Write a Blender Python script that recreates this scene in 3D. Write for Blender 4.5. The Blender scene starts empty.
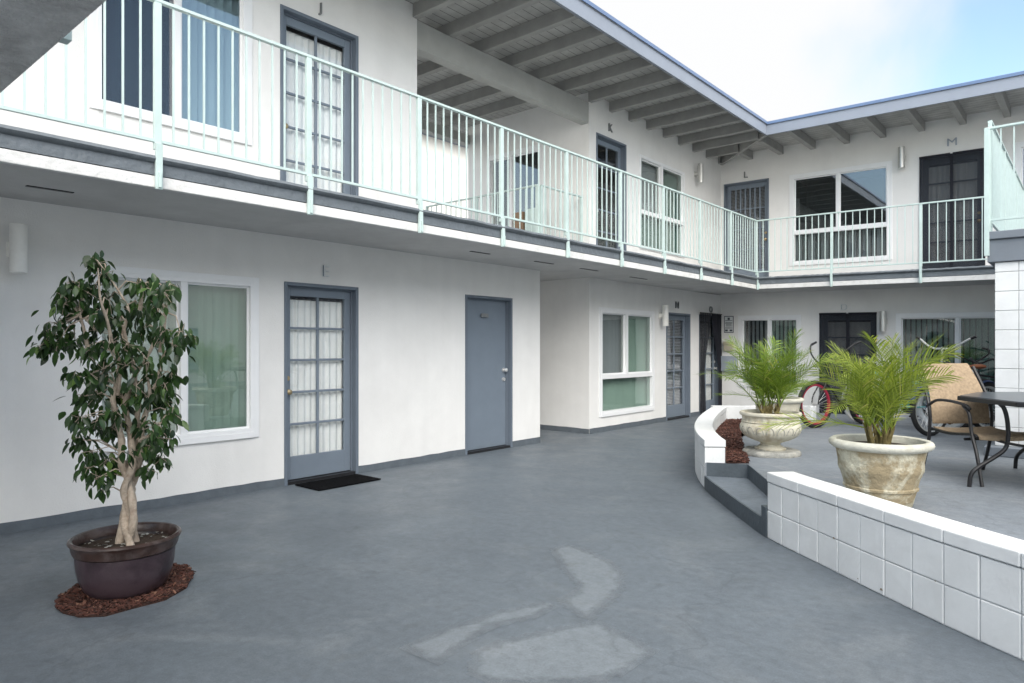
import bpy, bmesh, math, random
from mathutils import Vector, Matrix
R = math.radians
rnd = random.Random(7)
scene = bpy.context.scene
COL = scene.collection

# ------------------------------------------------------------------ materials
def new_mat(name):
    m = bpy.data.materials.new(name); m.use_nodes = True
    nt = m.node_tree; nt.nodes.clear()
    return m, nt, nt.nodes, nt.links

def paint(name, col, rough=0.6, var=0.12, scale=3.0, bump=0.1, bscale=120.0, spec=0.4, metal=0.0,
          stain=None, stain_amt=0.0, stain_scale=1.2, coord='Object', bdist=0.01, band=None, sl=(.48,.62)):
    """painted / stone / stucco surface: base colour broken up by two noises, optional stains, fine bump"""
    m, nt, N, L = new_mat(name)
    out = N.new('ShaderNodeOutputMaterial'); b = N.new('ShaderNodeBsdfPrincipled')
    L.new(b.outputs[0], out.inputs[0])
    tc = N.new('ShaderNodeTexCoord'); src = tc.outputs[coord]
    n1 = N.new('ShaderNodeTexNoise'); n1.inputs['Scale'].default_value = scale; n1.inputs['Detail'].default_value = 8
    n1.inputs['Roughness'].default_value = 0.62
    L.new(src, n1.inputs['Vector'])
    mr = N.new('ShaderNodeMapRange'); mr.inputs[1].default_value = 0.3; mr.inputs[2].default_value = 0.7
    mr.inputs[3].default_value = 1 - var; mr.inputs[4].default_value = 1 + var
    L.new(n1.outputs['Fac'], mr.inputs[0])
    mx = N.new('ShaderNodeMix'); mx.data_type = 'RGBA'; mx.blend_type = 'MULTIPLY'; mx.inputs[0].default_value = 1
    mx.inputs[6].default_value = (*col, 1); L.new(mr.outputs[0], mx.inputs[7])
    c = mx.outputs[2]
    if stain:
        n2 = N.new('ShaderNodeTexNoise'); n2.inputs['Scale'].default_value = stain_scale; n2.inputs['Detail'].default_value = 10
        n2.inputs['Roughness'].default_value = 0.7; n2.inputs['Distortion'].default_value = 0.6
        L.new(src, n2.inputs['Vector'])
        m2 = N.new('ShaderNodeMapRange'); m2.inputs[1].default_value = sl[0]; m2.inputs[2].default_value = sl[1]
        m2.inputs[4].default_value = stain_amt; L.new(n2.outputs['Fac'], m2.inputs[0])
        x2 = N.new('ShaderNodeMix'); x2.data_type = 'RGBA'; L.new(m2.outputs[0], x2.inputs[0])
        L.new(c, x2.inputs[6]); x2.inputs[7].default_value = (*stain, 1); c = x2.outputs[2]
    if name=='white_stucco':
        mp4 = N.new('ShaderNodeMapping'); mp4.inputs['Scale'].default_value = (5,5,.4); L.new(src, mp4.inputs['Vector'])
        n4 = N.new('ShaderNodeTexNoise'); n4.inputs['Scale'].default_value = 1; n4.inputs['Detail'].default_value = 7; L.new(mp4.outputs[0], n4.inputs['Vector'])
        r4 = N.new('ShaderNodeMapRange'); r4.inputs[1].default_value = .35; r4.inputs[2].default_value = .68; r4.inputs[3].default_value = 1.005; r4.inputs[4].default_value = .972
        L.new(n4.outputs['Fac'], r4.inputs[0]); x4 = N.new('ShaderNodeMix'); x4.data_type = 'RGBA'; x4.blend_type = 'MULTIPLY'; x4.inputs[0].default_value = 1
        L.new(c, x4.inputs[6]); L.new(r4.outputs[0], x4.inputs[7]); c = x4.outputs[2]
    if band:   # board joints: dark thin lines every `pitch` along an axis
        axis, pitch, wdt = band
        sp = N.new('ShaderNodeSeparateXYZ'); L.new(src, sp.inputs[0])
        d = N.new('ShaderNodeMath'); d.operation = 'DIVIDE'; d.inputs[1].default_value = pitch; L.new(sp.outputs[axis], d.inputs[0])
        f = N.new('ShaderNodeMath'); f.operation = 'FRACT'; L.new(d.outputs[0], f.inputs[0])
        lt = N.new('ShaderNodeMath'); lt.operation = 'LESS_THAN'; lt.inputs[1].default_value = wdt; L.new(f.outputs[0], lt.inputs[0])
        x3 = N.new('ShaderNodeMix'); x3.data_type = 'RGBA'; L.new(lt.outputs[0], x3.inputs[0]); L.new(c, x3.inputs[6])
        x3.inputs[7].default_value = (col[0]*.25, col[1]*.25, col[2]*.25, 1); c = x3.outputs[2]
    L.new(c, b.inputs['Base Color'])
    b.inputs['Roughness'].default_value = rough; b.inputs['Specular IOR Level'].default_value = spec
    b.inputs['Metallic'].default_value = metal
    if bump:
        n3 = N.new('ShaderNodeTexNoise'); n3.inputs['Scale'].default_value = bscale; n3.inputs['Detail'].default_value = 4
        L.new(src, n3.inputs['Vector'])
        bp = N.new('ShaderNodeBump'); bp.inputs['Strength'].default_value = bump; bp.inputs['Distance'].default_value = bdist
        L.new(n3.outputs['Fac'], bp.inputs['Height']); L.new(bp.outputs[0], b.inputs['Normal'])
    return m

def leafmat(name, c1, c2, c3=None, rough=0.35, trans=0.3):
    m, nt, N, L = new_mat(name)
    out = N.new('ShaderNodeOutputMaterial'); b = N.new('ShaderNodeBsdfPrincipled'); t = N.new('ShaderNodeBsdfTranslucent')
    g = N.new('ShaderNodeNewGeometry'); r = N.new('ShaderNodeValToRGB')
    r.color_ramp.elements[0].color = (*c1, 1); r.color_ramp.elements[1].color = (*c2, 1)
    if c3:
        e = r.color_ramp.elements.new(0.93); e.color = (*c2, 1); r.color_ramp.elements[-1].color = (*c3, 1)
    L.new(g.outputs['Random Per Island'], r.inputs[0]); L.new(r.outputs[0], b.inputs['Base Color']); L.new(r.outputs[0], t.inputs[0])
    b.inputs['Roughness'].default_value = rough
    mx = N.new('ShaderNodeMixShader'); mx.inputs[0].default_value = trans
    L.new(b.outputs[0], mx.inputs[1]); L.new(t.outputs[0], mx.inputs[2]); L.new(mx.outputs[0], out.inputs[0])
    return m

def glassmat(name, tint, ior=1.55, rough=0.0, base=0.0):
    m, nt, N, L = new_mat(name)
    out = N.new('ShaderNodeOutputMaterial'); tr = N.new('ShaderNodeBsdfTransparent'); tr.inputs[0].default_value = (*tint, 1)
    gl = N.new('ShaderNodeBsdfGlossy'); gl.inputs['Roughness'].default_value = rough; gl.inputs[0].default_value = (1, 1, 1, 1)
    fr = N.new('ShaderNodeLayerWeight'); fr.inputs[0].default_value = .5
    F0 = ((ior-1)/(ior+1))**2 + base
    pw_ = N.new('ShaderNodeMath'); pw_.operation = 'POWER'; pw_.inputs[1].default_value = 4.0
    ad = N.new('ShaderNodeMath'); ad.operation = 'MULTIPLY_ADD'; ad.inputs[1].default_value = 1-F0; ad.inputs[2].default_value = F0; ad.use_clamp = True
    tc = N.new('ShaderNodeTexCoord'); n = N.new('ShaderNodeTexNoise'); n.inputs['Scale'].default_value = 1.3
    bp = N.new('ShaderNodeBump'); bp.inputs['Strength'].default_value = 0.05; bp.inputs['Distance'].default_value = 0.02
    L.new(tc.outputs['Object'], n.inputs['Vector']); L.new(n.outputs['Fac'], bp.inputs['Height']); L.new(bp.outputs[0], gl.inputs['Normal'])
    L.new(fr.outputs['Facing'], pw_.inputs[0]); L.new(pw_.outputs[0], ad.inputs[0])
    mx = N.new('ShaderNodeMixShader'); L.new(ad.outputs[0], mx.inputs[0]); L.new(tr.outputs[0], mx.inputs[1]); L.new(gl.outputs[0], mx.inputs[2])
    L.new(mx.outputs[0], out.inputs[0])
    return m

def meshscreen(name, col, dens):
    m, nt, N, L = new_mat(name)
    out = N.new('ShaderNodeOutputMaterial'); tr = N.new('ShaderNodeBsdfTransparent'); b = N.new('ShaderNodeBsdfPrincipled')
    b.inputs['Base Color'].default_value = (*col, 1); b.inputs['Roughness'].default_value = .8
    mx = N.new('ShaderNodeMixShader'); mx.inputs[0].default_value = dens
    L.new(tr.outputs[0], mx.inputs[1]); L.new(b.outputs[0], mx.inputs[2]); L.new(mx.outputs[0], out.inputs[0])
    return m

def floormat(name, col, dark, light, rough=0.55, soft=False):
    m, nt, N, L = new_mat(name)
    out = N.new('ShaderNodeOutputMaterial'); b = N.new('ShaderNodeBsdfPrincipled'); L.new(b.outputs[0], out.inputs[0])
    tc = N.new('ShaderNodeTexCoord'); src = tc.outputs['Object']
    def noise(s, d, r, dist=0.0):
        n = N.new('ShaderNodeTexNoise'); n.inputs['Scale'].default_value = s; n.inputs['Detail'].default_value = d
        n.inputs['Roughness'].default_value = r; n.inputs['Distortion'].default_value = dist
        L.new(src, n.inputs['Vector']); return n.outputs['Fac']
    def rng(f, a, b_, c, d):
        k = N.new('ShaderNodeMapRange'); k.inputs[1].default_value = a; k.inputs[2].default_value = b_
        k.inputs[3].default_value = c; k.inputs[4].default_value = d; L.new(f, k.inputs[0]); return k.outputs[0]
    def mix(f, a, c, mode='MIX'):
        k = N.new('ShaderNodeMix'); k.data_type = 'RGBA'; k.blend_type = mode
        if isinstance(f, float): k.inputs[0].default_value = f
        else: L.new(f, k.inputs[0])
        for i, v in ((6, a), (7, c)):
            if isinstance(v, tuple): k.inputs[i].default_value = (*v, 1)
            else: L.new(v, k.inputs[i])
        return k.outputs[2]
    c = mix(rng(noise(.55, 6, .6, .8), .4, .65, 0, .75), col, dark)
    c = mix(rng(noise(.9, 10, .68, 1.5), .52, .66, 0, .7), c, light)
    c = mix(rng(noise(2.3, 8, .7, 2.5), .56, .7, 0, .35), c, (dark[0]*.95, dark[1]*.88, dark[2]*.78))
    c = mix(1.0, c, rng(noise(17, 10, .75), .3, .7, .8, 1.2), 'MULTIPLY')
    mpn = N.new('ShaderNodeMapping'); mpn.inputs['Rotation'].default_value = (0,0,.7); mpn.inputs['Scale'].default_value = (1.2,9,1)
    L.new(src, mpn.inputs['Vector']); ns = N.new('ShaderNodeTexNoise'); ns.inputs['Scale'].default_value = 1.4; ns.inputs['Detail'].default_value = 9; ns.inputs['Roughness'].default_value = .72
    L.new(mpn.outputs[0], ns.inputs['Vector'])
    c = mix(rng(ns.outputs['Fac'], .55, .72, 0, .35), c, light)
    c = mix(1.0, c, rng(noise(110, 4, .75), .3, .7, .84, 1.16), 'MULTIPLY')
    # irregular trowel lines and hairline cracks
    v2 = N.new('ShaderNodeTexVoronoi'); v2.feature = 'DISTANCE_TO_EDGE'; v2.inputs['Scale'].default_value = .55
    dn = N.new('ShaderNodeTexNoise'); dn.inputs['Scale'].default_value = 2.5; dn.inputs['Detail'].default_value = 8; L.new(src, dn.inputs['Vector'])
    va = N.new('ShaderNodeVectorMath'); va.operation = 'MULTIPLY_ADD'; va.inputs[1].default_value = (.5,.5,.5); L.new(dn.outputs['Color'], va.inputs[0]); L.new(src, va.inputs[2])
    L.new(va.outputs[0], v2.inputs['Vector'])
    c = mix(rng(v2.outputs['Distance'], .0, .006, .3, 0), c, (dark[0]*.6, dark[1]*.6, dark[2]*.6))
    # small specks of dirt
    v = N.new('ShaderNodeTexVoronoi'); v.inputs['Scale'].default_value = 9; L.new(src, v.inputs['Vector'])
    c = mix(rng(v.outputs['Distance'], .02, .06, .45, 0), c, (dark[0]*.5, dark[1]*.5, dark[2]*.5))
    L.new(c, b.inputs['Base Color'])
    L.new(rng(noise(3, 6, .6), .3, .7, rough-.12, rough+.12), b.inputs['Roughness'])
    if soft:
        at = N.new('ShaderNodeAttribute'); at.attribute_name = 'inset'
        am = N.new('ShaderNodeMath'); am.operation = 'MULTIPLY_ADD'; am.inputs[1].default_value = .14
        L.new(noise(7, 10, .75, 1.0), am.inputs[0]); L.new(at.outputs['Fac'], am.inputs[2])
        tr = N.new('ShaderNodeBsdfTransparent'); ms = N.new('ShaderNodeMixShader')
        L.new(rng(am.outputs[0], .03, .12, 0, .8), ms.inputs[0]); L.new(tr.outputs[0], ms.inputs[1]); L.new(b.outputs[0], ms.inputs[2]); L.new(ms.outputs[0], out.inputs[0])
    b.inputs['Specular IOR Level'].default_value = .45
    bp = N.new('ShaderNodeBump'); bp.inputs['Strength'].default_value = .25; bp.inputs['Distance'].default_value = .012
    L.new(noise(14, 8, .65), bp.inputs['Height']); L.new(bp.outputs[0], b.inputs['Normal'])
    return m

M = dict(
 stucco=paint('white_stucco', (.80,.795,.78), .85, .035, 1.6, .45, 90, .2, bdist=.006, stain=(.62,.61,.6), stain_amt=.16, stain_scale=.7),
 stucco_far=paint('far_white_stucco', (.8,.77,.72), .85, .04, 2, .3, 60, .2),
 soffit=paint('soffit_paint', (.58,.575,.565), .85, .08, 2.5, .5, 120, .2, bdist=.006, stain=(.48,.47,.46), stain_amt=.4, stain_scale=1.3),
 landing=paint('rough_grey_stucco', (.75,.74,.73), .9, .2, 6, 1.0, 60, .2, bdist=.03, stain=(.4,.39,.38), stain_amt=.6, stain_scale=3),
 trimwhite=paint('white_trim_paint', (.78,.785,.79), .5, .04, 6, .15, 60),
 slabedge=paint('white_slab_edge', (.72,.72,.71), .7, .07, 5, .5, 40, stain=(.4,.38,.35), stain_amt=.25, stain_scale=6),
 vinyl=paint('white_vinyl', (.82,.83,.84), .35, .02, 6, 0),
 flash=paint('grey_deck_coating', (.14,.16,.178), .5, .1, 6, .6, 18, .5, bdist=.02),
 deck=paint('pale_deck_coating', (.42,.42,.41), .7, .12, 5, .4, 60),
 base=paint('grey_base_paint', (.11,.13,.15), .55, .15, 8, .4, 30),
 door=paint('slate_blue_door_paint', (.175,.212,.258), .42, .05, 4, .12, 90),
 frame=paint('slate_door_frame_paint', (.14,.17,.21), .45, .05, 4, .1, 60),
 wood=paint('grey_rafter_paint', (.32,.32,.31), .7, .12, 5, .3, 60, stain=(.33,.325,.315), stain_amt=.3, stain_scale=3),
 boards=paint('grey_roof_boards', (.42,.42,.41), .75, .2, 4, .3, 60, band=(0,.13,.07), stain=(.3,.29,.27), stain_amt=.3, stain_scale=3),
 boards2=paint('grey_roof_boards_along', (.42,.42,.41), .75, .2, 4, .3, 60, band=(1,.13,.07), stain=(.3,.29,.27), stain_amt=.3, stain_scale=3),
 beam=paint('grey_beam_paint', (.42,.425,.41), .65, .08, 3, .2, 60),
 fascia=paint('blue_grey_fascia_paint', (.25,.28,.335), .45, .05, 3, .15, 30),
 drip=paint('blue_drip_edge', (.13,.19,.32), .3, .05, 3, 0),
 mint=paint('mint_rail_paint', (.51,.62,.6), .4, .07, 9, .1, 60, stain=(.3,.27,.22), stain_amt=.45, stain_scale=9, sl=(.64,.74)),
 roof=paint('roof_gravel', (.35,.35,.34), .9, .2, 6, .5, 60),
 glass=glassmat('window_glass', (.92,.95,.935), 1.5, 0, .02),
 glass_blue=glassmat('reflective_window_glass', (.75,.82,.85), 1.6, 0, .08),
 glass_green=glassmat('green_window_glass', (.77,.84,.81), 1.5, 0, .05),
 doorglass=glassmat('door_glass', (.97,.98,.98), 1.45, 0, .0),
 curtain=paint('white_door_curtain', (.8,.8,.79), .9, .04, 10, .2, 60),
 blind=paint('pale_vertical_blinds', (.66,.69,.67), .7, .05, 3, 0),
 greyblind=paint('grey_vertical_blinds', (.30,.31,.34), .7, .05, 3, 0),
 darkblind=paint('dim_vertical_blinds', (.2,.27,.26), .7, .05, 3, 0),
 tealblind=paint('dim_teal_blinds', (.16,.26,.24), .7, .05, 3, 0),
 brownblind=paint('tan_blinds', (.36,.25,.18), .7, .1, 3, 0),
 screen=meshscreen('insect_screen', (.04,.06,.1), .36),
 darkscreen=meshscreen('dark_mesh_screen', (.02,.022,.03), .42),
 black_cloth=paint('black_curtain_cloth', (.012,.013,.02), .85, .2, 8, .2, 60),
 sheer=meshscreen('dark_sheer_cloth', (.012,.014,.02), .8),
 room=paint('dark_room', (.035,.037,.04), .9, .1, 2, 0),
 floor=floormat('blue_grey_floor_paint', (.124,.147,.17), (.097,.115,.134), (.152,.172,.19)),
 patio=floormat('pale_grey_patio_paint', (.21,.235,.265), (.165,.185,.205), (.27,.285,.3)),
 patch=floormat('repainted_floor_patch', (.215,.245,.272), (.17,.195,.22), (.245,.27,.295), soft=True),
 stepm=floormat('step_paint', (.14,.165,.192), (.115,.137,.16), (.165,.185,.21)),
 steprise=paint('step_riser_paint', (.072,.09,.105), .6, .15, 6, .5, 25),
 block=paint('white_block_paint', (.74,.755,.755), .65, .05, 5, .35, 45, .3, bdist=.004, stain=(.6,.61,.6), stain_amt=.25, stain_scale=3),
 mortar=paint('mortar_joint', (.5,.51,.51), .9, .15, 8, .4, 60),
 dirt=paint('splash_dirt', (.25,.2,.14), .9, .3, 12, .4, 60),
 cap=paint('grey_cap_paint', (.175,.198,.228), .5, .06, 3, .15, 40),
 black=paint('black_metal', (.018,.018,.02), .35, .2, 8, 0),
 tabletop=paint('dark_table_top', (.05,.06,.075), .28, .1, 5, 0),
 chrome=paint('brushed_chrome', (.75,.75,.74), .35, .05, 20, 0, metal=.6),
 silver=paint('satin_silver', (.62,.62,.6), .42, .05, 14, .1, 60, metal=.75),
 cream=paint('cream_lamp_paint', (.88,.87,.83), .5, .06, 9, .1, 60),
 brass=paint('worn_brass', (.5,.38,.22), .35, .1, 20, 0, metal=.9),
 soil=paint('potting_soil', (.05,.035,.025), .95, .4, 30, 1.0, 60, bdist=.02),
 mulch=leafmat('red_brown_bark', (.03,.012,.008), (.105,.036,.024), (.24,.13,.085), .8, 0.0),
 mulchbed=paint('bark_bed', (.04,.018,.013), .95, .4, 30, 1.0, 50, bdist=.02),
 potdark=paint('glazed_plum_pot', (.04,.026,.033), .3, .45, 7, .5, 14, .5, stain=(.062,.044,.052), stain_amt=.8, stain_scale=7, sl=(.46,.58)),
 potrim=paint('glazed_brown_rim', (.04,.022,.018), .28, .4, 9, .4, 16, .5, stain=(.1,.078,.075), stain_amt=.7, stain_scale=8, sl=(.46,.62)),
 stone=paint('weathered_cream_stone', (.6,.57,.47), .85, .12, 6, .6, 40, .2, stain=(.4,.32,.2), stain_amt=.6, stain_scale=5, sl=(.5,.6)),
 stone2=paint('peeling_cream_stone', (.66,.63,.5), .85, .12, 7, .8, 35, .2, bdist=.015, stain=(.33,.26,.155), stain_amt=.9, stain_scale=3.6, sl=(.40,.53)),
 stonelight=paint('cream_stone_rim', (.63,.62,.54), .85, .1, 6, .6, 40, .2, stain=(.45,.4,.3), stain_amt=.4, stain_scale=5),
 plinth=paint('lichened_stone', (.27,.27,.25), .9, .3, 12, .8, 40, .2, stain=(.5,.48,.42), stain_amt=.7, stain_scale=9),
 bark=paint('pale_ficus_bark', (.5,.42,.34), .85, .25, 22, .8, 60, .2, bdist=.01, stain=(.27,.2,.15), stain_amt=.6, stain_scale=14),
 ficus=leafmat('ficus_leaf', (.014,.034,.012), (.055,.12,.03), (.16,.27,.05), .28, .22),
 palm=leafmat('palm_leaflet', (.08,.15,.015), (.26,.38,.04), (.5,.45,.13), .4, .38),
 palm2=leafmat('palm_leaflet_light', (.13,.2,.02), (.38,.46,.06), (.55,.5,.16), .4, .38),
 palmstem=paint('palm_stem', (.16,.13,.05), .8, .35, 30, .5, 60),
 sling=paint('woven_tan_sling', (.36,.27,.175), .8, .3, 45, .4, 250, stain=(.27,.185,.12), stain_amt=.5, stain_scale=90),
 mat=paint('black_rubber_mat', (.005,.005,.006), .95, .4, 60, 1.0, 160, .08),
 tyre=paint('black_tyre', (.02,.02,.02), .8, .2, 20, 0),
 whitetyre=paint('white_tyre', (.6,.6,.58), .7, .1, 20, 0),
 redrim=paint('red_rim', (.32,.02,.05), .35, .1, 10, 0),
 teal=paint('teal_bike_paint', (.12,.42,.42), .3, .05, 10, 0),
 navy=paint('navy_bike_paint', (.03,.06,.16), .3, .05, 10, 0),
 brown=paint('brown_leather', (.3,.11,.05), .5, .2, 20, .2, 60),
 plaque=paint('grey_plaque', (.2,.21,.215), .6, .1, 20, 0),
 signwhite=paint('white_sign', (.72,.74,.74), .5, .04, 20, 0),
 signink=paint('sign_ink', (.06,.07,.09), .6, .1, 20, 0),
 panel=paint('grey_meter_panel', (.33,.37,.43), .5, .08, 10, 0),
 beige=paint('beige_box', (.5,.45,.36), .6, .1, 10, 0),
 brownwood=paint('brown_panel', (.25,.16,.1), .7, .2, 10, 0),
)

# ------------------------------------------------------------------ object plumbing
ORIG = {}
def tag(o, label=None, cat=None, group=None, kind=None):
    if label: o['label'] = label
    if cat: o['category'] = cat
    if group: o['group'] = group
    if kind: o['kind'] = kind
    return o
def thing(name, label, cat, loc=(0,0,0), rz=0, group=None):
    o = bpy.data.objects.new(name, None); COL.objects.link(o); o.empty_display_size = .1
    o.location = loc; o.rotation_euler = (0,0,rz); ORIG[o.name] = Vector(loc)
    return tag(o, label, cat, group)

class MB:
    """collects geometry; build() links it as ONE mesh object"""
    def __init__(s, f=None): s.v=[]; s.f=[]; s.map=f; s.mi=[]; s.cur=0
    def add(s, vs, fs):
        n=len(s.v); s.v+= [tuple(x) for x in vs]; s.f+= [tuple(i+n for i in q) for q in fs]; s.mi += [s.cur]*len(fs)
    def box(s, x0,x1,y0,y1,z0,z1):
        s.add([(x0,y0,z0),(x1,y0,z0),(x1,y1,z0),(x0,y1,z0),(x0,y0,z1),(x1,y0,z1),(x1,y1,z1),(x0,y1,z1)],
              [(0,3,2,1),(4,5,6,7),(0,1,5,4),(1,2,6,5),(2,3,7,6),(3,0,4,7)])
    def prism(s, pts, z0, z1):
        n=len(pts); s.add([(p[0],p[1],z0) for p in pts]+[(p[0],p[1],z1) for p in pts],
              [tuple(range(n))[::-1], tuple(range(n,2*n))]+[(i,(i+1)%n,n+(i+1)%n,n+i) for i in range(n)])
    def tube(s, pts, r, n=8, cap=True):
        P=[Vector(p) for p in pts]; k=len(P); rs=r if isinstance(r,(list,tuple)) else [r]*k
        T=[(P[min(i+1,k-1)]-P[max(i-1,0)]).normalized() for i in range(k)]
        u=T[0].orthogonal().normalized(); vs=[]
        for i in range(k):
            u=(u-T[i]*u.dot(T[i])).normalized(); w=T[i].cross(u)
            vs += [P[i]+(u*math.cos(2*math.pi*j/n)+w*math.sin(2*math.pi*j/n))*rs[i] for j in range(n)]
        fs=[(i*n+j,i*n+(j+1)%n,(i+1)*n+(j+1)%n,(i+1)*n+j) for i in range(k-1) for j in range(n)]
        if cap: fs += [tuple(range(n))[::-1], tuple(range((k-1)*n,k*n))]
        s.add(vs,fs)
    def lathe(s, prof, cx=0,cy=0,n=48, mod=None, close=False):
        vs=[]; k=len(prof)
        for i,(r,z) in enumerate(prof):
            for j in range(n):
                a=2*math.pi*j/n; rr=r*(mod(a,z) if mod else 1)
                vs.append((cx+rr*math.cos(a),cy+rr*math.sin(a),z))
        fs=[(i*n+j,i*n+(j+1)%n,(i+1)*n+(j+1)%n,(i+1)*n+j) for i in range(k-1) for j in range(n)]
        fs.append(tuple(range(n))[::-1])
        if close: fs.append(tuple(range((k-1)*n,k*n)))
        s.add(vs,fs)
    def build(s, name, mats, parent=None, smooth=False, local=False, bevel=0, recalc=True):
        me=bpy.data.meshes.new(name)
        vs=s.v
        if s.map: vs=[s.map(*p) for p in vs]
        if parent is not None and not local:
            o=ORIG[root_of(parent).name]; vs=[(p[0]-o[0],p[1]-o[1],p[2]-o[2]) for p in vs]
        me.from_pydata(vs,[],s.f); me.update()
        for m_ in (mats if isinstance(mats,(list,tuple)) else [mats]): me.materials.append(m_)
        if len(me.materials)>1: me.polygons.foreach_set('material_index', s.mi)
        if recalc:
            bm=bmesh.new(); bm.from_mesh(me); bmesh.ops.recalc_face_normals(bm, faces=bm.faces); bm.to_mesh(me); bm.free()
        if smooth:
            me.polygons.foreach_set('use_smooth',[True]*len(me.polygons))
            try: me.set_sharp_from_angle(angle=R(40))
            except Exception: pass
        ob=bpy.data.objects.new(name,me); COL.objects.link(ob)
        if parent is not None: ob.parent=parent
        if bevel:
            b=ob.modifiers.new('bevel','BEVEL'); b.width=bevel; b.segments=2; b.limit_method='ANGLE'
        return ob
def root_of(o):
    while o.parent: o=o.parent
    return o

H=1.40; FX=687.; HY=347.; S_,C_=math.sin(R(40.56)),math.cos(R(40.56))
def ray(px,py):
    a=(px-512)/FX; b=(HY-py)/FX
    return (-S_+a*C_, C_+a*S_, b)
def onZ(px,py,z):
    d=ray(px,py); t=(z-H)/d[2]; return (t*d[0],t*d[1],z)
def onY(px,py,y):
    d=ray(px,py); t=y/d[1]; return (t*d[0],y,H+t*d[2])

# back wing lies very slightly out of level (falls 1.5 cm per metre to the right)
def shz(x,z): return z-.0151*(x+5.0)
def BK(x,y,z): return (x,y,shz(x,z))
WX=-6.24; WY=14.25; PY=9.2
def mapL(u,d,z): return (WX-d,u,z)
def mapB(u,d,z): return (u,WY+d,shz(u,z))
def mapP(u,d,z): return (u,PY+d,z)

# ------------------------------------------------------------------ building
bld=thing('apartment_building','white stucco two storey apartment building with grey doors and overhanging roof','building',(WX,7,0))

def wall(name,mp,u0,u1,z0,z1,holes,mat=None,th=.2,parent=bld):
    us=sorted({u0,u1,*[h[0] for h in holes],*[h[1] for h in holes]}); zs=sorted({z0,z1,*[h[2] for h in holes],*[h[3] for h in holes]})
    us=[u for u in us if u0<=u<=u1]; zs=[z for z in zs if z0<=z<=z1]
    def solid(i,j):
        if i<0 or j<0 or i>=len(us)-1 or j>=len(zs)-1: return False
        cu=(us[i]+us[i+1])/2; cz=(zs[j]+zs[j+1])/2
        return not any(h[0]<cu<h[1] and h[2]<cz<h[3] for h in holes)
    b=MB(mp)
    for i in range(len(us)-1):
        for j in range(len(zs)-1):
            if not solid(i,j): continue
            a,c,e,g=us[i],us[i+1],zs[j],zs[j+1]
            b.add([(a,0,e),(c,0,e),(c,0,g),(a,0,g)],[(0,1,2,3)]); b.add([(a,th,e),(c,th,e),(c,th,g),(a,th,g)],[(3,2,1,0)])
            if not solid(i-1,j): b.add([(a,0,e),(a,th,e),(a,th,g),(a,0,g)],[(0,3,2,1)])
            if not solid(i+1,j): b.add([(c,0,e),(c,th,e),(c,th,g),(c,0,g)],[(0,1,2,3)])
            if not solid(i,j-1): b.add([(a,0,e),(c,0,e),(c,th,e),(a,th,e)],[(3,2,1,0)])
            if not solid(i,j+1): b.add([(a,0,g),(c,0,g),(c,th,g),(a,th,g)],[(0,1,2,3)])
    ob=b.build(name,mat or M['stucco'],parent)
    bm=bmesh.new(); bm.from_mesh(ob.data); bmesh.ops.remove_doubles(bm,verts=bm.verts,dist=.0005); bmesh.ops.recalc_face_normals(bm,faces=bm.faces); bm.to_mesh(ob.data); bm.free()
    return ob

def recess(mp,u0,u1,z0,z1,parent,d0=.2,d1=.9,g=.0):
    b=MB(mp); a,c,e,f=u0-g,u1+g,z0-g,z1+g
    v=[(a,d0,e),(c,d0,e),(c,d0,f),(a,d0,f),(a,d1,e),(c,d1,e),(c,d1,f),(a,d1,f)]
    b.add(v,[(4,5,6,7),(0,1,5,4),(1,2,6,5),(2,3,7,6),(3,0,4,7)])
    return b.build('dark_interior',M['room'],parent,recalc=False)

def cloth(mp,u0,u1,z0,z1,d,amp,waves,n=160,seed=0,slant=None):
    r=random.Random(seed); b=MB(mp); ph=[r.uniform(-.5,.5) for _ in range(n+1)]
    rows=6 if slant else 2; vs=[]
    for k in range(rows):
        t=k/(rows-1); z=z1+(z0-z1)*t
        for i in range(n+1):
            s=i/n; a=u0+(u1-u0)*s
            if slant: a=slant(s,t)
            vs.append((a, d+amp*math.sin(2*math.pi*waves*s+.5*math.sin(5*s+seed))+.002*math.sin(s*90), z))
    for k in range(rows-1):
        for i in range(n): b.add([],[]); 
    fs=[(k*(n+1)+i,k*(n+1)+i+1,(k+1)*(n+1)+i+1,(k+1)*(n+1)+i) for k in range(rows-1) for i in range(n)]
    b.add(vs,fs); return b

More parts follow.
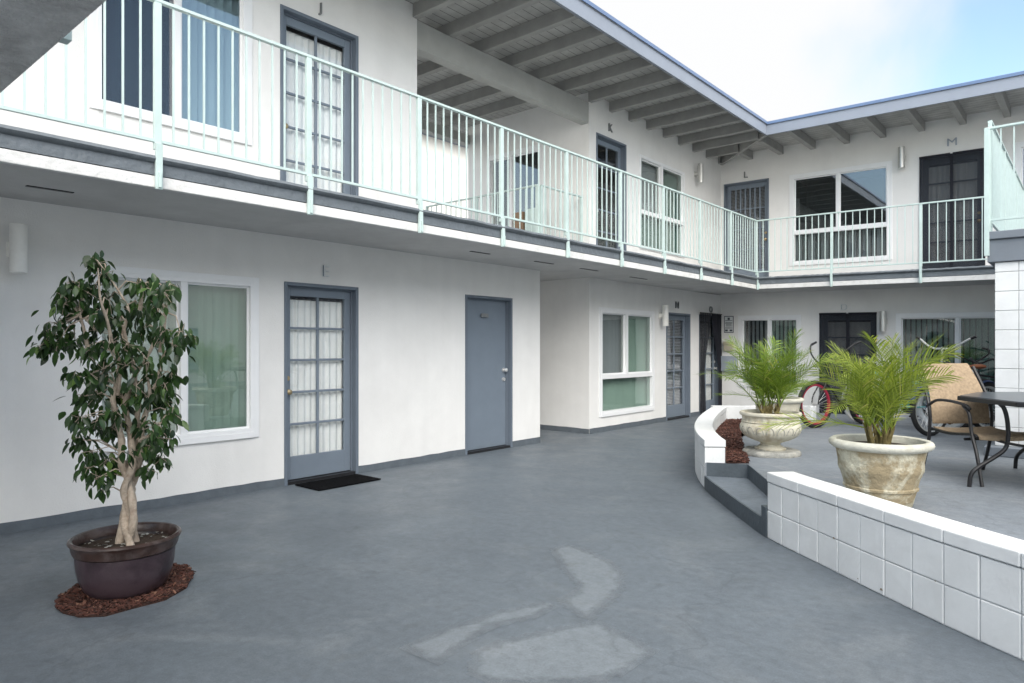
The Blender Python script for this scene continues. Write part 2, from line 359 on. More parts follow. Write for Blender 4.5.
def door(mp,u0,u1,z0,z1,style='glazed',curtain='curtain',handle='left',screen=False,label=None,knob='brass',leaf=None):
    f=MB(mp); jw=.035; L_=M['door'] if leaf is None else leaf
    # jamb with stop: two steps
    for (a,c) in ((u0,u0+jw),(u1-jw,u1)):
        f.box(a,c,-.012,.19,z0,z1)
    f.box(u0+jw,u1-jw,-.012,.19,z1-jw,z1)
    for (a,c) in ((u0+jw,u0+jw+.015),(u1-jw-.015,u1-jw)): f.box(a,c,.055,.079,z0,z1-jw)
    f.box(u0+jw+.015,u1-jw-.015,.055,.079,z1-jw-.015,z1-jw)
    do=f.build('door',M['frame'],bld,bevel=.003)
    if label: do['label']=label
    a,c=u0+jw+.003,u1-jw-.003; e,g=z0+.035,z1-jw-.003; d0,d1=.08,.12
    lf=MB(mp)
    if style=='flat':
        lf.box(a,c,d0,d1,e,g)
    else:
        st=.082; tr=.095; br=.235; nx,nz=(2,5)
        if style=='bars': nx,nz=7,4; br=.3
        lf.box(a,a+st,d0,d1,e,g); lf.box(c-st,c,d0,d1,e,g); lf.box(a+st,c-st,d0,d1,g-tr,g); lf.box(a+st,c-st,d0,d1,e,e+br)
        U0,U1,Z0,Z1=a+st,c-st,e+br,g-tr
        mw=.024 if style!='bars' else .03
        for i in range(1,nx):
            u=U0+(U1-U0)*i/nx; lf.box(u-mw/2,u+mw/2,d0+.006,d1-.006,Z0,Z1)
        for j in range(1,nz):
            z=Z0+(Z1-Z0)*j/nz
            for i in range(nx):
                p=U0+(U1-U0)*i/nx+(mw/2 if i else 0); q=U0+(U1-U0)*(i+1)/nx-(mw/2 if i<nx-1 else 0)
                lf.box(p,q,d0+.006,d1-.006,z-.012,z+.012)
        gp=MB(mp); gp.box(U0,U1,(d0+d1)/2-.002,(d0+d1)/2+.002,Z0,Z1); gp.build('glass_pane',M['doorglass'],do)
        if curtain=='curtain':
            b=cloth(mp,U0-.02,U1+.02,Z0-.03,Z1-.02,.155,.010,9,seed=int(u0*100)); b.build('curtain',M['curtain'],do,smooth=True)
            rd=MB(mp); rd.tube([(U0-.01,.138,Z1-.028),(U1+.01,.138,Z1-.028)],.006,8); rd.build('curtain_rod',M['black'],do)
        elif curtain=='blind':
            b=MB(mp); k=0; z=Z0-.02
            while z<Z1: b.add([(U0-.02,.148,z),(U1+.02,.148,z),(U1+.02,.165,z+.02),(U0-.02,.165,z+.02)],[(0,1,2,3)]); z+=.03
            b.build('blind',M['greyblind'],do)
    lf.build('door_leaf',L_,do,bevel=.004)
    th=MB(mp); th.box(u0+jw,u1-jw,.0,.16,z0,z0+.03); th.build('threshold',M['black'] if style!='x' else M['frame'],do)
    hu=a+.042 if handle=='left' else c-.055; fl=style=='flat'
    hb=MB(mp); zc=z0+(1.08 if fl else .94)
    hb.tube([(hu,d0,zc),(hu,d0-.012,zc)],.03,16); hb.tube([(hu,d0-.012,zc),(hu,d0-.035,zc)],.011,10)
    hb.tube([(hu,d0-.03,zc),(hu,d0-.042,zc),(hu,d0-.06,zc),(hu,d0-.068,zc)],[.018,.028,.027,.012],16); hb.build('knob',M[knob],do,smooth=True)
    db=MB(mp); dz=-.13 if fl else .14; db.tube([(hu,d0,zc+dz),(hu,d0-.02,zc+dz)],[.028,.024],16); db.build('deadbolt',M[knob],do,smooth=True)
    if screen:
        sc=MB(mp); m_=(u0+u1)/2
        sc.cur=0; sc.box(u0+.01,m_-.02,-.02,-.018,z0+.03,z1-.03); sc.box(m_+.02,u1-.01,-.02,-.018,z0+.03,z1-.03)
        sc.cur=1; sc.box(m_-.02,m_+.02,-.028,-.014,z0+.02,z1-.01); sc.box(u0-.01,m_-.02,-.026,-.014,z1-.03,z1+.012); sc.box(m_+.02,u1+.01,-.026,-.014,z1-.03,z1+.012)
        sc.box(u0-.005,u0+.01,-.026,-.014,z0+.02,z1-.03); sc.box(u1-.01,u1+.005,-.026,-.014,z0+.02,z1-.03)
        sc.build('mesh_screen',[M['darkscreen'],M['black_cloth']],do)
    recess(mp,u0,u1,z0,z1,do)
    return do

def window(mp,u0,u1,z0,z1,um,zmid=None,panes=('glass','glass','glass'),blinds=('blind','blind','blind'),mat=None,screen=False,casing=.055,label=None):
    fw=.036
    f=MB(mp)
    # casing flange on the stucco, then frame in the opening
    cz=casing; dd=-.014
    f.box(u0-cz,u0,dd,.0-.001,z0-cz,z1+cz); f.box(u1,u1+cz,dd,-.001,z0-cz,z1+cz); f.box(u0,u1,dd,-.001,z1,z1+cz); f.box(u0,u1,dd-.012,-.001,z0-cz,z0)
    f.box(u0,u0+fw,-.018,.1,z0,z1); f.box(u1-fw,u1,-.018,.1,z0,z1); f.box(u0+fw,u1-fw,-.018,.1,z1-fw,z1); f.box(u0+fw,u1-fw,-.018,.1,z0,z0+fw)
    f.box(um-.03,um+.03,-.01,.09,(zmid+.035 if zmid else z0+fw),z1-fw)
    if zmid: f.box(u0+fw,u1-fw,-.016,.09,zmid-.04,zmid+.035)
    w=f.build('window',mat or M['vinyl'],bld,bevel=.003)
    if label: w['label']=label
    zt=zmid+.035 if zmid else z0+fw
    cells=[(u0+fw,um-.03,zt,z1-fw,.05),(um+.03,u1-fw,zt,z1-fw,.03)]
    if zmid: cells.append((u0+fw,u1-fw,z0+fw,zmid-.04,.04))
    for i,(a,c,e,g,d) in enumerate(cells):
        sf=MB(mp); t=.018
        if i<2:   # sliding sash frame
            sf.box(a,a+t,d-.012,d+.012,e,g); sf.box(c-t,c,d-.012,d+.012,e,g); sf.box(a+t,c-t,d-.012,d+.012,e,e+t); sf.box(a+t,c-t,d-.012,d+.012,g-t,g)
            sf.build('sash',mat or M['vinyl'],w)
        p=MB(mp); p.box(a,c,d-.002,d+.002,e,g); p.build('glass_pane',M[panes[i]],w)
        if blinds[i]:
            b=MB(mp); n=max(3,int((c-a)/.083)); r=random.Random(int(u0*77)+i)
            ang=r.uniform(28,38)
            for k in range(n+1):
                cu=a+(c-a)*k/n; aa=-R(ang+r.uniform(-7,7)); hx=.045*math.cos(aa); hd=.045*math.sin(aa)
                b.box(cu-.0,cu+.0,0,0,0,0) if False else None
                b.add([(cu-hx,.15-hd,e-.02),(cu,.155,e-.02),(cu+hx,.15+hd,e-.02),(cu-hx,.15-hd,g+.0),(cu,.155,g+.0),(cu+hx,.15+hd,g+.0)],[(0,1,4,3),(1,2,5,4)])
            b.build('blind',M[blinds[i]],w,recalc=False)
    if screen:
        a,c,e,g,d=cells[0]; s=MB(mp); s.box(a,c,.012,.014,e,g); s.build('insect_screen',M['screen'],w)
    recess(mp,u0,u1,z0,z1,w)
    return w

DZ=2.70   # door bottom on the balcony
ZT=5.5
# openings: (u0,u1,z0,z1)
LD={'E':(3.761,4.669,0,2.06),'util':(6.356,7.291,0,2.08)}
LDb={'N':(11.773,12.775,0,2.06),'O':(13.181,14.19,0,2.07)}
winA=(2.06,3.43,.58,2.02); winJ=(2.06,3.36,3.40,4.82); winN=(9.53,11.26,.3,2.0); winK=(10.79,12.5,3.18,4.82)
wall('wall',mapL,-9,7.922,0,2.52,[winA,LD['E'],LD['util']])
wall('wall',mapL,PY,14.25,0,2.52,[winN,LDb['N'],LDb['O']])
Jd=(3.717,4.669,DZ,4.835); Kd=(9.396,10.329,DZ,4.90)
wall('wall',mapL,-9,5.534,2.66,ZT,[winJ,Jd])
wall('wall',mapL,PY,14.25,2.66,ZT,[winK,Kd])
# passage walls
winP=(-8.42,-7.22,3.3,4.80)
wall('wall',mapP,-12,WX-.2,0,2.52,[])
wall('wall',mapP,-8.95,WX-.2,2.66,ZT,[winP])
b=MB(); b.box(-12,WX-.2,7.722,7.922,0,2.52); b.build('wall',M['stucco'],bld)
b=MB(); b.box(-8.95,WX-.2,5.334,5.534,2.66,ZT); b.build('wall',M['stucco'],bld)
# back wing walls
BL=(-6.17,-5.201,DZ,4.89); BM=(-2.475,-1.501,DZ,4.86); winL=(-4.73,-2.98,3.10,4.83); winR=(-1.03,.75,3.3,4.83)
BD=(-4.197,-3.188,0,2.07); winQ=(-5.80,-4.61,.6,2.0); winS=(-2.81,-.95,.3,2.0)
wall('wall',mapB,WX,9,0,2.52,[BD,winQ,winS])
wall('wall',mapB,WX,9,2.66,ZT,[BL,BM,winL,winR])

door(mapL,*LD['E'],knob='brass')
door(mapL,*LD['util'],style='flat',handle='right',knob='chrome',label='plain flush slate blue door with small plaque')
door(mapL,*LDb['N'],curtain='blind',knob='chrome')
door(mapL,*LDb['O'],curtain='curtain',handle='right',knob='chrome',label='glazed door behind black drapes in the corner')
door(mapL,*Jd,knob='brass')
door(mapL,*Kd,curtain=None,knob='chrome')
door(mapB,*BL,style='bars',curtain='blind',handle='right',knob='brass',label='grey door with tall narrow barred panes')
door(mapB,*BM,curtain='curtain',handle='right',screen=True,leaf=M['frame'],label='door covered by dark mesh screen with centre seam')
door(mapB,*BD,curtain='curtain',handle='right',screen=True,leaf=M['frame'],label='ground floor door covered by dark mesh screen')
window(mapL,*winA,2.765,panes=('glass','glass_green'),blinds=('blind','blind'))
window(mapL,*winJ,2.71,panes=('glass_blue','glass_blue'),blinds=('darkblind','blind'),screen=True)
window(mapL,*winN,10.362,.907,panes=('glass','glass_green','glass_green'),blinds=('greyblind','blind','blind'))
window(mapL,*winK,11.616,3.83,panes=('glass','glass_green','glass_green'),blinds=('greyblind','darkblind','darkblind'),casing=.02)
window(mapP,*winP,-7.9,panes=('glass','glass_blue'),blinds=('greyblind',None))
window(mapB,*winL,-3.87,3.71,panes=('glass_blue','glass_blue','glass'),blinds=(None,None,'greyblind'))
window(mapB,*winR,-.1,panes=('glass_blue','glass_blue'),blinds=('darkblind','darkblind'))
window(mapB,*winQ,-5.2,.95,panes=('glass','glass_green','glass_green'),blinds=('greyblind','blind','blind'))
window(mapB,*winS,-1.9,panes=('glass','glass_green'),blinds=('darkblind','tealblind'))

# base paint strip along the foot of the walls, wavy top edge
def basestrip(mp,segs,parent=bld):
    b=MB(mp); r=random.Random(3)
    for (a,c) in segs:
        n=max(2,int((c-a)/.15)); vs=[]
        for i in range(n+1):
            u=a+(c-a)*i/n; h=.082+r.uniform(-.004,.004)
            vs+= [(u,-.004,0),(u,-.004,h),(u,.0,h)]
        b.add(vs,[q for i in range(n) for q in ((3*i,3*i+3,3*i+4,3*i+1),(3*i+1,3*i+4,3*i+5,3*i+2))])
    b.build('baseboard',M['base'],parent)
basestrip(mapL,[(-9,3.761),(4.669,6.356),(7.291,7.922),(PY,11.773),(12.775,13.181)])
basestrip(mapP,[(-12,WX)]); basestrip(mapB,[(WX,BD[0]),(BD[1],9)])

# balcony slabs
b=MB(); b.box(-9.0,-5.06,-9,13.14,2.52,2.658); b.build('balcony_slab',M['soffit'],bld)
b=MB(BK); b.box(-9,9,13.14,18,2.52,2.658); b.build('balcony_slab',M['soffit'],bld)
b=MB(); b.box(-5.06,-5.02,-9,13.10,2.515,2.598); b.build('slab_edge',M['slabedge'],bld,bevel=.006)
b=MB(BK); b.box(-5.06,-.95,13.10,13.14,2.515,2.598); b.build('slab_edge',M['slabedge'],bld,bevel=.006)
def flashing(run,mp):
    b=MB(mp); r=random.Random(5)
    n=90; prof=[(-.10,2.65),(-.10,2.735),(-.01,2.742),(.035,2.734),(.045,2.712),(.03,2.693),(.004,2.684),(.004,2.602),(-.05,2.602)]
    vs=[]
    for i in range(n+1):
        u=run[0]+(run[1]-run[0])*i/n; w=r.uniform(-.006,.006)
        for k,(d,z) in enumerate(prof): vs.append((u,-(d+(w if 2<=k<=5 else 0)),z+(w*.5 if 1<=k<=5 else 0)))
    m_=len(prof); b.add(vs,[(i*m_+k,i*m_+k+1,(i+1)*m_+k+1,(i+1)*m_+k) for i in range(n) for k in range(m_-1)])
    return b
flashing((-9,13.06),lambda u,d,z:(-5.02-d,u,z)).build('deck_curb',M['flash'],bld,smooth=True)
flashing((-4.98,-.95),lambda u,d,z:(u,13.10+d,shz(u,z))).build('deck_curb',M['flash'],bld,smooth=True)
b=MB(); b.box(-9.0,-5.1,-9,13.14,2.662,2.675); b.build('deck_floor',M['deck'],bld)
b=MB(BK); b.box(-9,9,13.18,WY,2.662,2.675); b.build('deck_floor',M['deck'],bld)
# soffit vents
for (px0,px1,py) in ((22,78,189),(471,489,252.5),(536,552,262.5),(583,595,269.5),(634,643,278)):
    p=onZ(px0,py-1.5,2.52); q=onZ(px1,py+1.5,2.52)
    b=MB(); y0,y1=min(p[1],q[1]),max(p[1],q[1])
    if px0==22: y0,y1=p[1],q[1]
    xc=(p[0]+q[0])/2; b.box(xc-.018,xc+.018,y0,y1,2.514,2.521); b.build('soffit_vent',M['black'],bld)

# roof: boards, rafters, fascia, beams
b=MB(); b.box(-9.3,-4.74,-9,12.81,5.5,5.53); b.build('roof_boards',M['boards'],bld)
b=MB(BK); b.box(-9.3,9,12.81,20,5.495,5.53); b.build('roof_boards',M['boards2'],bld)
b=MB(); b.box(-9.3,-4.70,-9,12.78,5.53,5.575); b.build('roof',M['roof'],bld)
b=MB(BK); b.box(-9.3,9,12.78,20,5.531,5.575); b.build('roof',M['roof'],bld)
b=MB(); b.prism([(-4.71,-9),(-4.75,-9),(-4.75,12.82),(-4.71,12.78)],5.345,5.535); b.build('fascia',M['fascia'],bld,bevel=.004)
b=MB(BK); b.prism([(-4.71,12.78),(-4.75,12.82),(9,12.82),(9,12.78)],5.345,5.535); b.build('fascia',M['fascia'],bld,bevel=.004)
b=MB(); b.prism([(-4.685,-9),(-4.76,-9),(-4.76,12.83),(-4.685,12.755)],5.535,5.585); b.build('drip_edge',M['drip'],bld)
b=MB(BK); b.prism([(-4.685,12.755),(-4.76,12.83),(9,12.83),(9,12.755)],5.5355,5.585); b.build('drip_edge',M['drip'],bld)
for k in range(22):
    y=14.16-.618*k
    if y<.9: break
    xe=-4.75 if y<12.75 else -4.75-(y-12.82)*1.04-.05
    xi=-9.0 if 5.534<y<9.2 else WX-.0
    b=MB(); b.box(xi,xe,y-.045,y+.045,5.34,5.5); b.build('rafter',M['wood'],bld,bevel=.004)
for k in range(-2,8):
    x=-1.187-.628*k
    ys=12.82 if x>-4.75 else 12.87+(-4.75-x)*.96+.03
    if ys>14.1: continue
    b=MB(BK); b.box(x-.05,x+.05,ys,WY,5.335,5.495); b.build('rafter',M['wood'],bld,bevel=.004)
b=MB(); d=Vector((-1,1.0,0)).normalized(); n_=Vector((d.y,-d.x,0))*.03
p0=Vector((-4.74,12.81,0)); p1=Vector((-6.22,14.23,0))
b.prism([tuple(p0+n_)[:2],tuple(p1+n_)[:2],tuple(p1-n_)[:2],tuple(p0-n_)[:2]],5.335,5.495); b.build('hip_rafter',M['wood'],bld)
b=MB(); b.box(WX-.16,WX-.01,5.534,PY,5.0,5.335); b.build('beam',M['beam'],bld,bevel=.006)
b=MB(); b.box(-9.06,-8.90,5.534,PY,5.17,5.34); b.build('beam',M['beam'],bld,bevel=.006)

# ------------------------------------------------------------------ railings
def railing(label,p0,p1,posts,n_gap,zt=3.822,zb=2.84,zp=2.50,mp=None,maxp=100,group=None,pw=.024,off=(0,0),bal=.0062,near=None):
    root=thing('balcony_railing',label,'railing',(p0[0],p0[1],2.5),0,group)
    A=Vector((*p0,0)); B=Vector((*p1,0)); L=(B-A).length; t=(B-A)/L; n=Vector((t.y,-t.x,0))
    def bar(z,hw,hh,nm):
        b=MB(mp); b.prism([tuple(A+n*hw)[:2],tuple(B+n*hw)[:2],tuple(B-n*hw)[:2],tuple(A-n*hw)[:2]],z-hh,z+hh); b.build(nm,M['mint'],root,bevel=.002)
    bar(zt,.02,.011,'top_rail'); bar(zb,.013,.011,'bottom_rail')
    for s in posts:
        c=A+t*s+n*0; b=MB(mp); w=pw
        def sq(c,w,d): return [tuple(c+t*w+n*d)[:2],tuple(c-t*w+n*d)[:2],tuple(c-t*w-n*d)[:2],tuple(c+t*w-n*d)[:2]]
        b.prism(sq(c,w,w*.7),zb-.06,zt-.011)
        if zp<zb-.1:
            o=Vector((off[0],off[1],0)); c2=c+o
            b.prism(sq(c2,w*.95,w*.5),zp,zb-.02)
            b.prism(sq(c2+o*.3,w*.4,w*.9),zp+.01,zp+.12)
        b.build('post',M['mint'],root,bevel=.002)
    xs=[]
    for i in range(len(posts)-1):
        k=n_gap if isinstance(n_gap,int) else max(2,round((posts[i+1]-posts[i])/n_gap))
        xs += [posts[i]+(posts[i+1]-posts[i])*j/k for j in range(1,k)]
    if near is not None: xs.sort(key=lambda s:(A+t*s-Vector(near)).length)
    rest=MB(mp)
    for i,s in enumerate(xs):
        c=A+t*s; w=bal; q=[tuple(c+t*w+n*w)[:2],tuple(c-t*w+n*w)[:2],tuple(c-t*w-n*w)[:2],tuple(c+t*w-n*w)[:2]]
        if i<maxp: b=MB(mp); b.prism(q,zb+.011,zt-.011); b.build('baluster',M['mint'],root)
        else: rest.prism(q,zb+.011,zt-.011)
    if rest.v: o=rest.build('baluster',M['mint'],root); o['kind']='stuff'
    return root
ys=[-.41,.81,2.04,3.248,4.472,5.679,6.893,8.152,9.377,10.623,11.874,13.09]
railing('long mint green railing along the upper balcony of the left wing',(-5.015,ys[0]-.2),(-5.015,13.09),[y-(ys[0]-.2) for y in ys],11,off=(.025,0),near=(-5,6,0),maxp=99)
xs=[-3.654,-2.261,-.93]
railing('mint green railing along the upper balcony of the back wing',(-5.015,13.085),(-.93,13.085),[x+5.015 for x in xs],.117,mp=BK,off=(0,-.025),pw=.022)
# corner picket run between the corner post and the first back post belongs to the same railing
rt=[o for o in bpy.data.objects if o.name.startswith('balcony_railing') and o.get('label','').startswith('mint green railing along the upper balcony of the back')][0]
for j in range(1,12):
    x=-5.0+1.346*j/12; b=MB(BK); b.box(x-.0062,x+.0062,13.0775,13.0925,2.851,3.811); b.build('baluster',M['mint'],rt)

# passage railing round the stairwell
railing('mint railing round the stairwell inside the upper passage',(-8.85,8.06),(-6.38,8.06),[0.02,1.2,2.45],.115,zp=2.72,mp=None)
railing('short mint railing closing the stairwell beside the passage wall',(-6.36,8.10),(-6.36,9.18),[0.0,1.05],.115,zp=2.72)
t_=thing('utility_cabinet','tall brown and mint cabinet against the wall in the upper passage','cabinet',(-7.6,9.1,2.715))
b=MB(); b.box(-7.72,-7.5,9.05,9.19,2.72,3.72); b.build('brown_panel',M['brownwood'],t_,bevel=.005)
b=MB(); b.box(-7.45,-7.2,9.05,9.19,2.72,3.75); b.build('mint_panel',M['mint'],t_,bevel=.005)

# ------------------------------------------------------------------ bridge / landing on the right with block pier
br=thing('block_pier','painted white block pier carrying a grey walkway slab','pier',(-.84,8.82,.26))
b=MB(); rr=random.Random(2)
core=MB(); core.box(-.835,2.5,8.83,9.02,.36,2.29); core.build('mortar_core',M['mortar'],br)
z=.36; row=0
while z<2.28:
    z1=min(z+.203,2.292); x=-.842; wds=[.2] if row%2==0 else [.2]
    # stack bond: 0.2 m end block then 0.4 m blocks
    seq=[.205]+[.405]*8
    for w in seq:
        b.box(x,x+w-.006,8.82+rr.uniform(0,.0015),9.03,z+.003,z1-.003); x+=w
    z+=.203; row+=1
b.build('blocks',M['block'],br,bevel=.004)
b=MB(); b.box(-.93,2.5,8.70,9.10,.26,.36); b.build('foot_curb',M['cap'],br,bevel=.01)
b=MB(); b.box(-.905,2.6,8.79,13.1,2.295,2.53); b.build('walkway_slab',M['cap'],br,bevel=.006)
b=MB(); b.box(-.935,2.6,8.76,13.1,2.532,2.615); b.build('walkway_edge',M['cap'],br,bevel=.008)
railing('mint railing across the front of the grey walkway slab',(-.90,8.80),(2.0,8.80),[.0,1.45,2.9],.108,zt=3.71,zb=2.74,zp=2.62)
railing('mint railing running back along the side of the walkway',(-.89,8.86),(-.89,13.03),[.02,1.4,2.8,4.15],.108,zt=3.80,zb=2.74,zp=2.62)
b=MB()
rt=bpy.data.objects['balcony_railing.004'] if 'balcony_railing.004' in bpy.data.objects else None
# tall corner bracket of the walkway railing, reaching down past the slab
if rt:
    b.box(-.93,-.885,8.745,8.785,2.36,3.71); b.build('post',M['mint'],rt,bevel=.003)

# landing overhead at left with its bracket
ld=thing('stair_landing','dark grey rough stucco slab overhead at the upper left corner','landing',(-3,0,2.52))
b=MB(); b.box(-4.98,-1.2,-3.2,.84,2.521,2.72); o=b.build('slab',M['landing'],ld,bevel=.01)
p=onY(68,45,.9); b=MB(); b.box(p[0]+.01,p[0]+.065,.842,.895,2.56,3.7); b.build('railing_post',M['mint'],ld,bevel=.003)
b=MB(); b.box(-4.9,-1.3,.845,.885,3.70,3.73); b.build('hand_rail',M['mint'],ld)

# ------------------------------------------------------------------ lamps, letters, signs
def lamp(label,mp,u,z0,z1,mat,rad=.056,side=-1):
    c=mp(u,-.12,z0); t=thing('wall_lamp',label,'lamp',c,0,'cylinder lamps on the walls')
    b=MB(mp); n=28; zz=[z0,z0+.004,z1-.004,z1]; rr_=[rad-.004,rad,rad,rad-.004]; vs=[]
    for z,r in zip(zz,rr_):
        vs+=[(u+r*math.cos(2*math.pi*j/n),-.12+r*math.sin(2*math.pi*j/n),z) for j in range(n)]
    zi=[(z1-.02,rad-.008),(z0+.02,rad-.008)]
    b.add(vs,[(i*n+j,i*n+(j+1)%n,(i+1)*n+(j+1)%n,(i+1)*n+j) for i in range(3) for j in range(n)]+[tuple(range(n))])
    k=3*n
    vs2=[(u+(rad-.006)*math.cos(2*math.pi*j/n),-.12+(rad-.006)*math.sin(2*math.pi*j/n),z) for z in (z1,z1-.015) for j in range(n)]
    b.add(vs2,[(j,(j+1)%n,n+(j+1)%n,n+j) for j in range(n)]+[tuple(range(n,2*n))])
    b.build('shade',M[mat],t,smooth=True)
    b=MB(mp); zc=(z0+z1)/2; b.box(u-.03,u+.03,-.07,-.012,zc-.03,zc+.03); b.box(u-.05,u+.05,-.012,-.001,zc-.055,zc+.055); b.build('bracket',M['silver'] if mat=='silver' else M['cream'],t,bevel=.003)
    return t
def Lp(px,py0,py1,wall_='L'):
    # lamp centre sits 12 cm off its wall plane
    if wall_=='L':
        d=ray(px,py0); t=(WX+.12)/d[0]; z1=H+t*d[2]; d=ray(px,py1); z0=H+t*d[2]; return t*d[1],z0,z1
    d=ray(px,py0); t=(WY-.12)/d[1]; z1=H+t*d[2]; x=t*d[0]; d=ray(px,py1); z0=H+t*d[2]; return x,z0-shz(x,0),z1-shz(x,0)
u,z0,z1=Lp(18.5,224,273); lamp('pale cylinder lamp on the lower wall left of the potted tree',mapL,u,z0,z1,'cream')
u,z0,z1=Lp(700.5,164,183); lamp('silver cylinder lamp between the upper window and the corner door',mapL,u,z0,z1,'silver')
u,z0,z1=Lp(665.5,305,326); lamp('cream cylinder lamp between the tall lower window and the door lettered N',mapL,u,z0,z1,'cream')
u,z0,z1=Lp(901.5,147,168); lamp('silver cylinder lamp left of the upper door lettered M',mapB,u,z0,z1,'silver')
u,z0,z1=Lp(883,311,331.5,'B'); lamp('grey cylinder lamp right of the lower screened door',mapB,u,z0,z1,'silver')
# (the M lamp sits on the back wall: recompute on that plane)
def fix_lamp():
    ls=[o for o in bpy.data.objects if o.name.startswith('wall_lamp') and 'lettered M' in o['label']][0]
    for c in list(ls.children): bpy.data.objects.remove(c,do_unlink=True)
    bpy.data.objects.remove(ls,do_unlink=True)
fix_lamp()
u,z0,z1=Lp(901.5,147,168,'B'); lamp('silver cylinder lamp left of the upper door lettered M',mapB,u,z0,z1,'silver')

def letter(ch,mp,u,zc,h,mat,what,label,wide=1.0):
    cu=bpy.data.curves.new('tmp','FONT'); cu.body=ch; cu.size=h*1.4; cu.align_x='CENTER'; cu.extrude=.013; cu.resolution_u=6
    tmp=bpy.data.objects.new('tmp',cu); COL.objects.link(tmp)
    bpy.context.view_layer.update()
    me=bpy.data.meshes.new_from_object(tmp.evaluated_get(bpy.context.evaluated_depsgraph_get()))
    bpy.data.objects.remove(tmp,do_unlink=True)
    ys_=[v.co.y for v in me.vertices]; k=h/(max(ys_)-min(ys_)); ym=min(ys_)
    base=mp(u,-.012,zc-h/2)
    for v in me.vertices:
        p=mp(u+v.co.x*k*wide,-.012-v.co.z,zc-h/2+(v.co.y-ym)*k); v.co=(p[0]-base[0],p[1]-base[1],p[2]-base[2])
    me.materials.clear(); me.materials.append(M[mat])
    if mat=='signwhite':  # grey side faces stand in for the shadow edge of white letters
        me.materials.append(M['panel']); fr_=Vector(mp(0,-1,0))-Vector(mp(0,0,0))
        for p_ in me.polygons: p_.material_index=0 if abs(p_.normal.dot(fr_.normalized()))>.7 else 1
    o=bpy.data.objects.new('door_letter',me); o.location=base; COL.objects.link(o)
    return tag(o,label,'letter','letters over the apartment doors')
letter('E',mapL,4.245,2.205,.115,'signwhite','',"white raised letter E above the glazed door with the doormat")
letter('J',mapL,4.185,4.955,.13,'plaque','',"grey raised letter J above the first upper door")
letter('K',mapL,9.81,5.07,.13,'plaque','',"grey raised letter K above the upper door beside the beam end")
letter('N',mapL,12.2,2.215,.13,'plaque','',"grey raised letter N above the lower door right of the cream lamp")
letter('O',mapL,13.72,2.19,.13,'plaque','',"grey raised letter O above the door with black drapes")
letter('L',mapB,-5.69,5.03,.13,'plaque','',"grey raised letter L above the upper corner door")
letter('M',mapB,-1.98,5.06,.13,'panel','',"grey raised letter M above the upper screened door",1.2)
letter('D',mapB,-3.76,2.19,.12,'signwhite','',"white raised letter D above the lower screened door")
b=MB(mapL); b.box(6.72,6.86,.048,.056,1.80,1.85); o=b.build('door_plaque',M['plaque'],None,bevel=.002); tag(o,'tiny dark plaque on the plain flush blue door','sign')

sg=thing('notice_sign','small white notice with dark border on the wall in the corner','sign',(-6.06,WY,1.68))
b=MB(mapB); b.box(-6.165,-5.955,-.006,-.001,1.69,2.05); b.build('border',M['signink'],sg)
b=MB(mapB); b.box(-6.15,-5.97,-.009,-.006,1.705,2.035); b.build('face',M['signwhite'],sg)
b=MB(mapB); r=random.Random(4)
b.box(-6.085,-6.035,-.011,-.009,1.965,2.015); 
for i,z in enumerate((1.945,1.905,1.88,1.855,1.83)): b.box(-6.14+r.uniform(0,.02),-5.98-r.uniform(0,.02),-.011,-.009,z,z+.011)
b.box(-6.14,-6.08,-.011,-.009,1.72,1.76); b.box(-6.04,-5.98,-.011,-.009,1.72,1.76); b.box(-6.14,-5.98,-.011,-.009,1.785,1.80)
b.build('print',M['signink'],sg)
b=MB(mapB); b.box(-6.15,-5.95,-.07,-.001,1.30,1.50); b.box(-6.16,-5.94,-.08,-.07,1.44,1.50); o=b.build('mail_box',M['beige'],None,bevel=.01); tag(o,'small beige box on the corner wall under the white notice','box')
b=MB(mapB); b.box(-6.21,-5.86,-.09,-.001,.86,1.19); b.box(-6.20,-5.87,-.1,-.09,.875,1.175); o=b.build('meter_panel',M['panel'],None,bevel=.008); tag(o,'flat grey electrical panel low on the corner wall','panel')

# black drapes on door O
dr=thing('door_drape','pair of black drapes tied back over the corner door lettered O','curtain',(WX+.03,13.68,2.1))
u0,u1=13.16,14.2; um=(u0+u1)/2
def slL(s,t): w=.5-.33*math.sin(math.pi*min(t*1.6,1)/2)**2 if t<.62 else .17+.2*(t-.62); return u0+s*w
def slR(s,t): w=.5-.36*math.sin(math.pi*min(t*1.6,1)/2)**2 if t<.62 else .14+.06*(t-.62); return u1-s*w
cloth(mapL,0,1,.06,2.11,-.04,.014,6,n=60,seed=1,slant=slL).build('drape_panel',M['sheer'],dr,smooth=True)
cloth(mapL,0,1,.06,2.11,-.04,.014,6,n=60,seed=2,slant=slR).build('drape_panel',M['black_cloth'],dr,smooth=True)
b=MB(mapL); b.tube([(u0-.01,-.045,2.105),(u1,-.045,2.10)],.009,8); b.build('rod',M['black'],dr)

# doormat
c=[onZ(299.5,485,0),onZ(357,475.5,0),onZ(383,480.5,0),onZ(324,492.5,0)]
b=MB(); x0,x1=-6.17,-5.75; yA,yB=3.84,4.60
b.box(x0,x1,yA,yB,.004,.016); 
o=b.build('doormat',M['mat'],None,bevel=.004); tag(o,'black rubber doormat in front of the door lettered E','doormat')

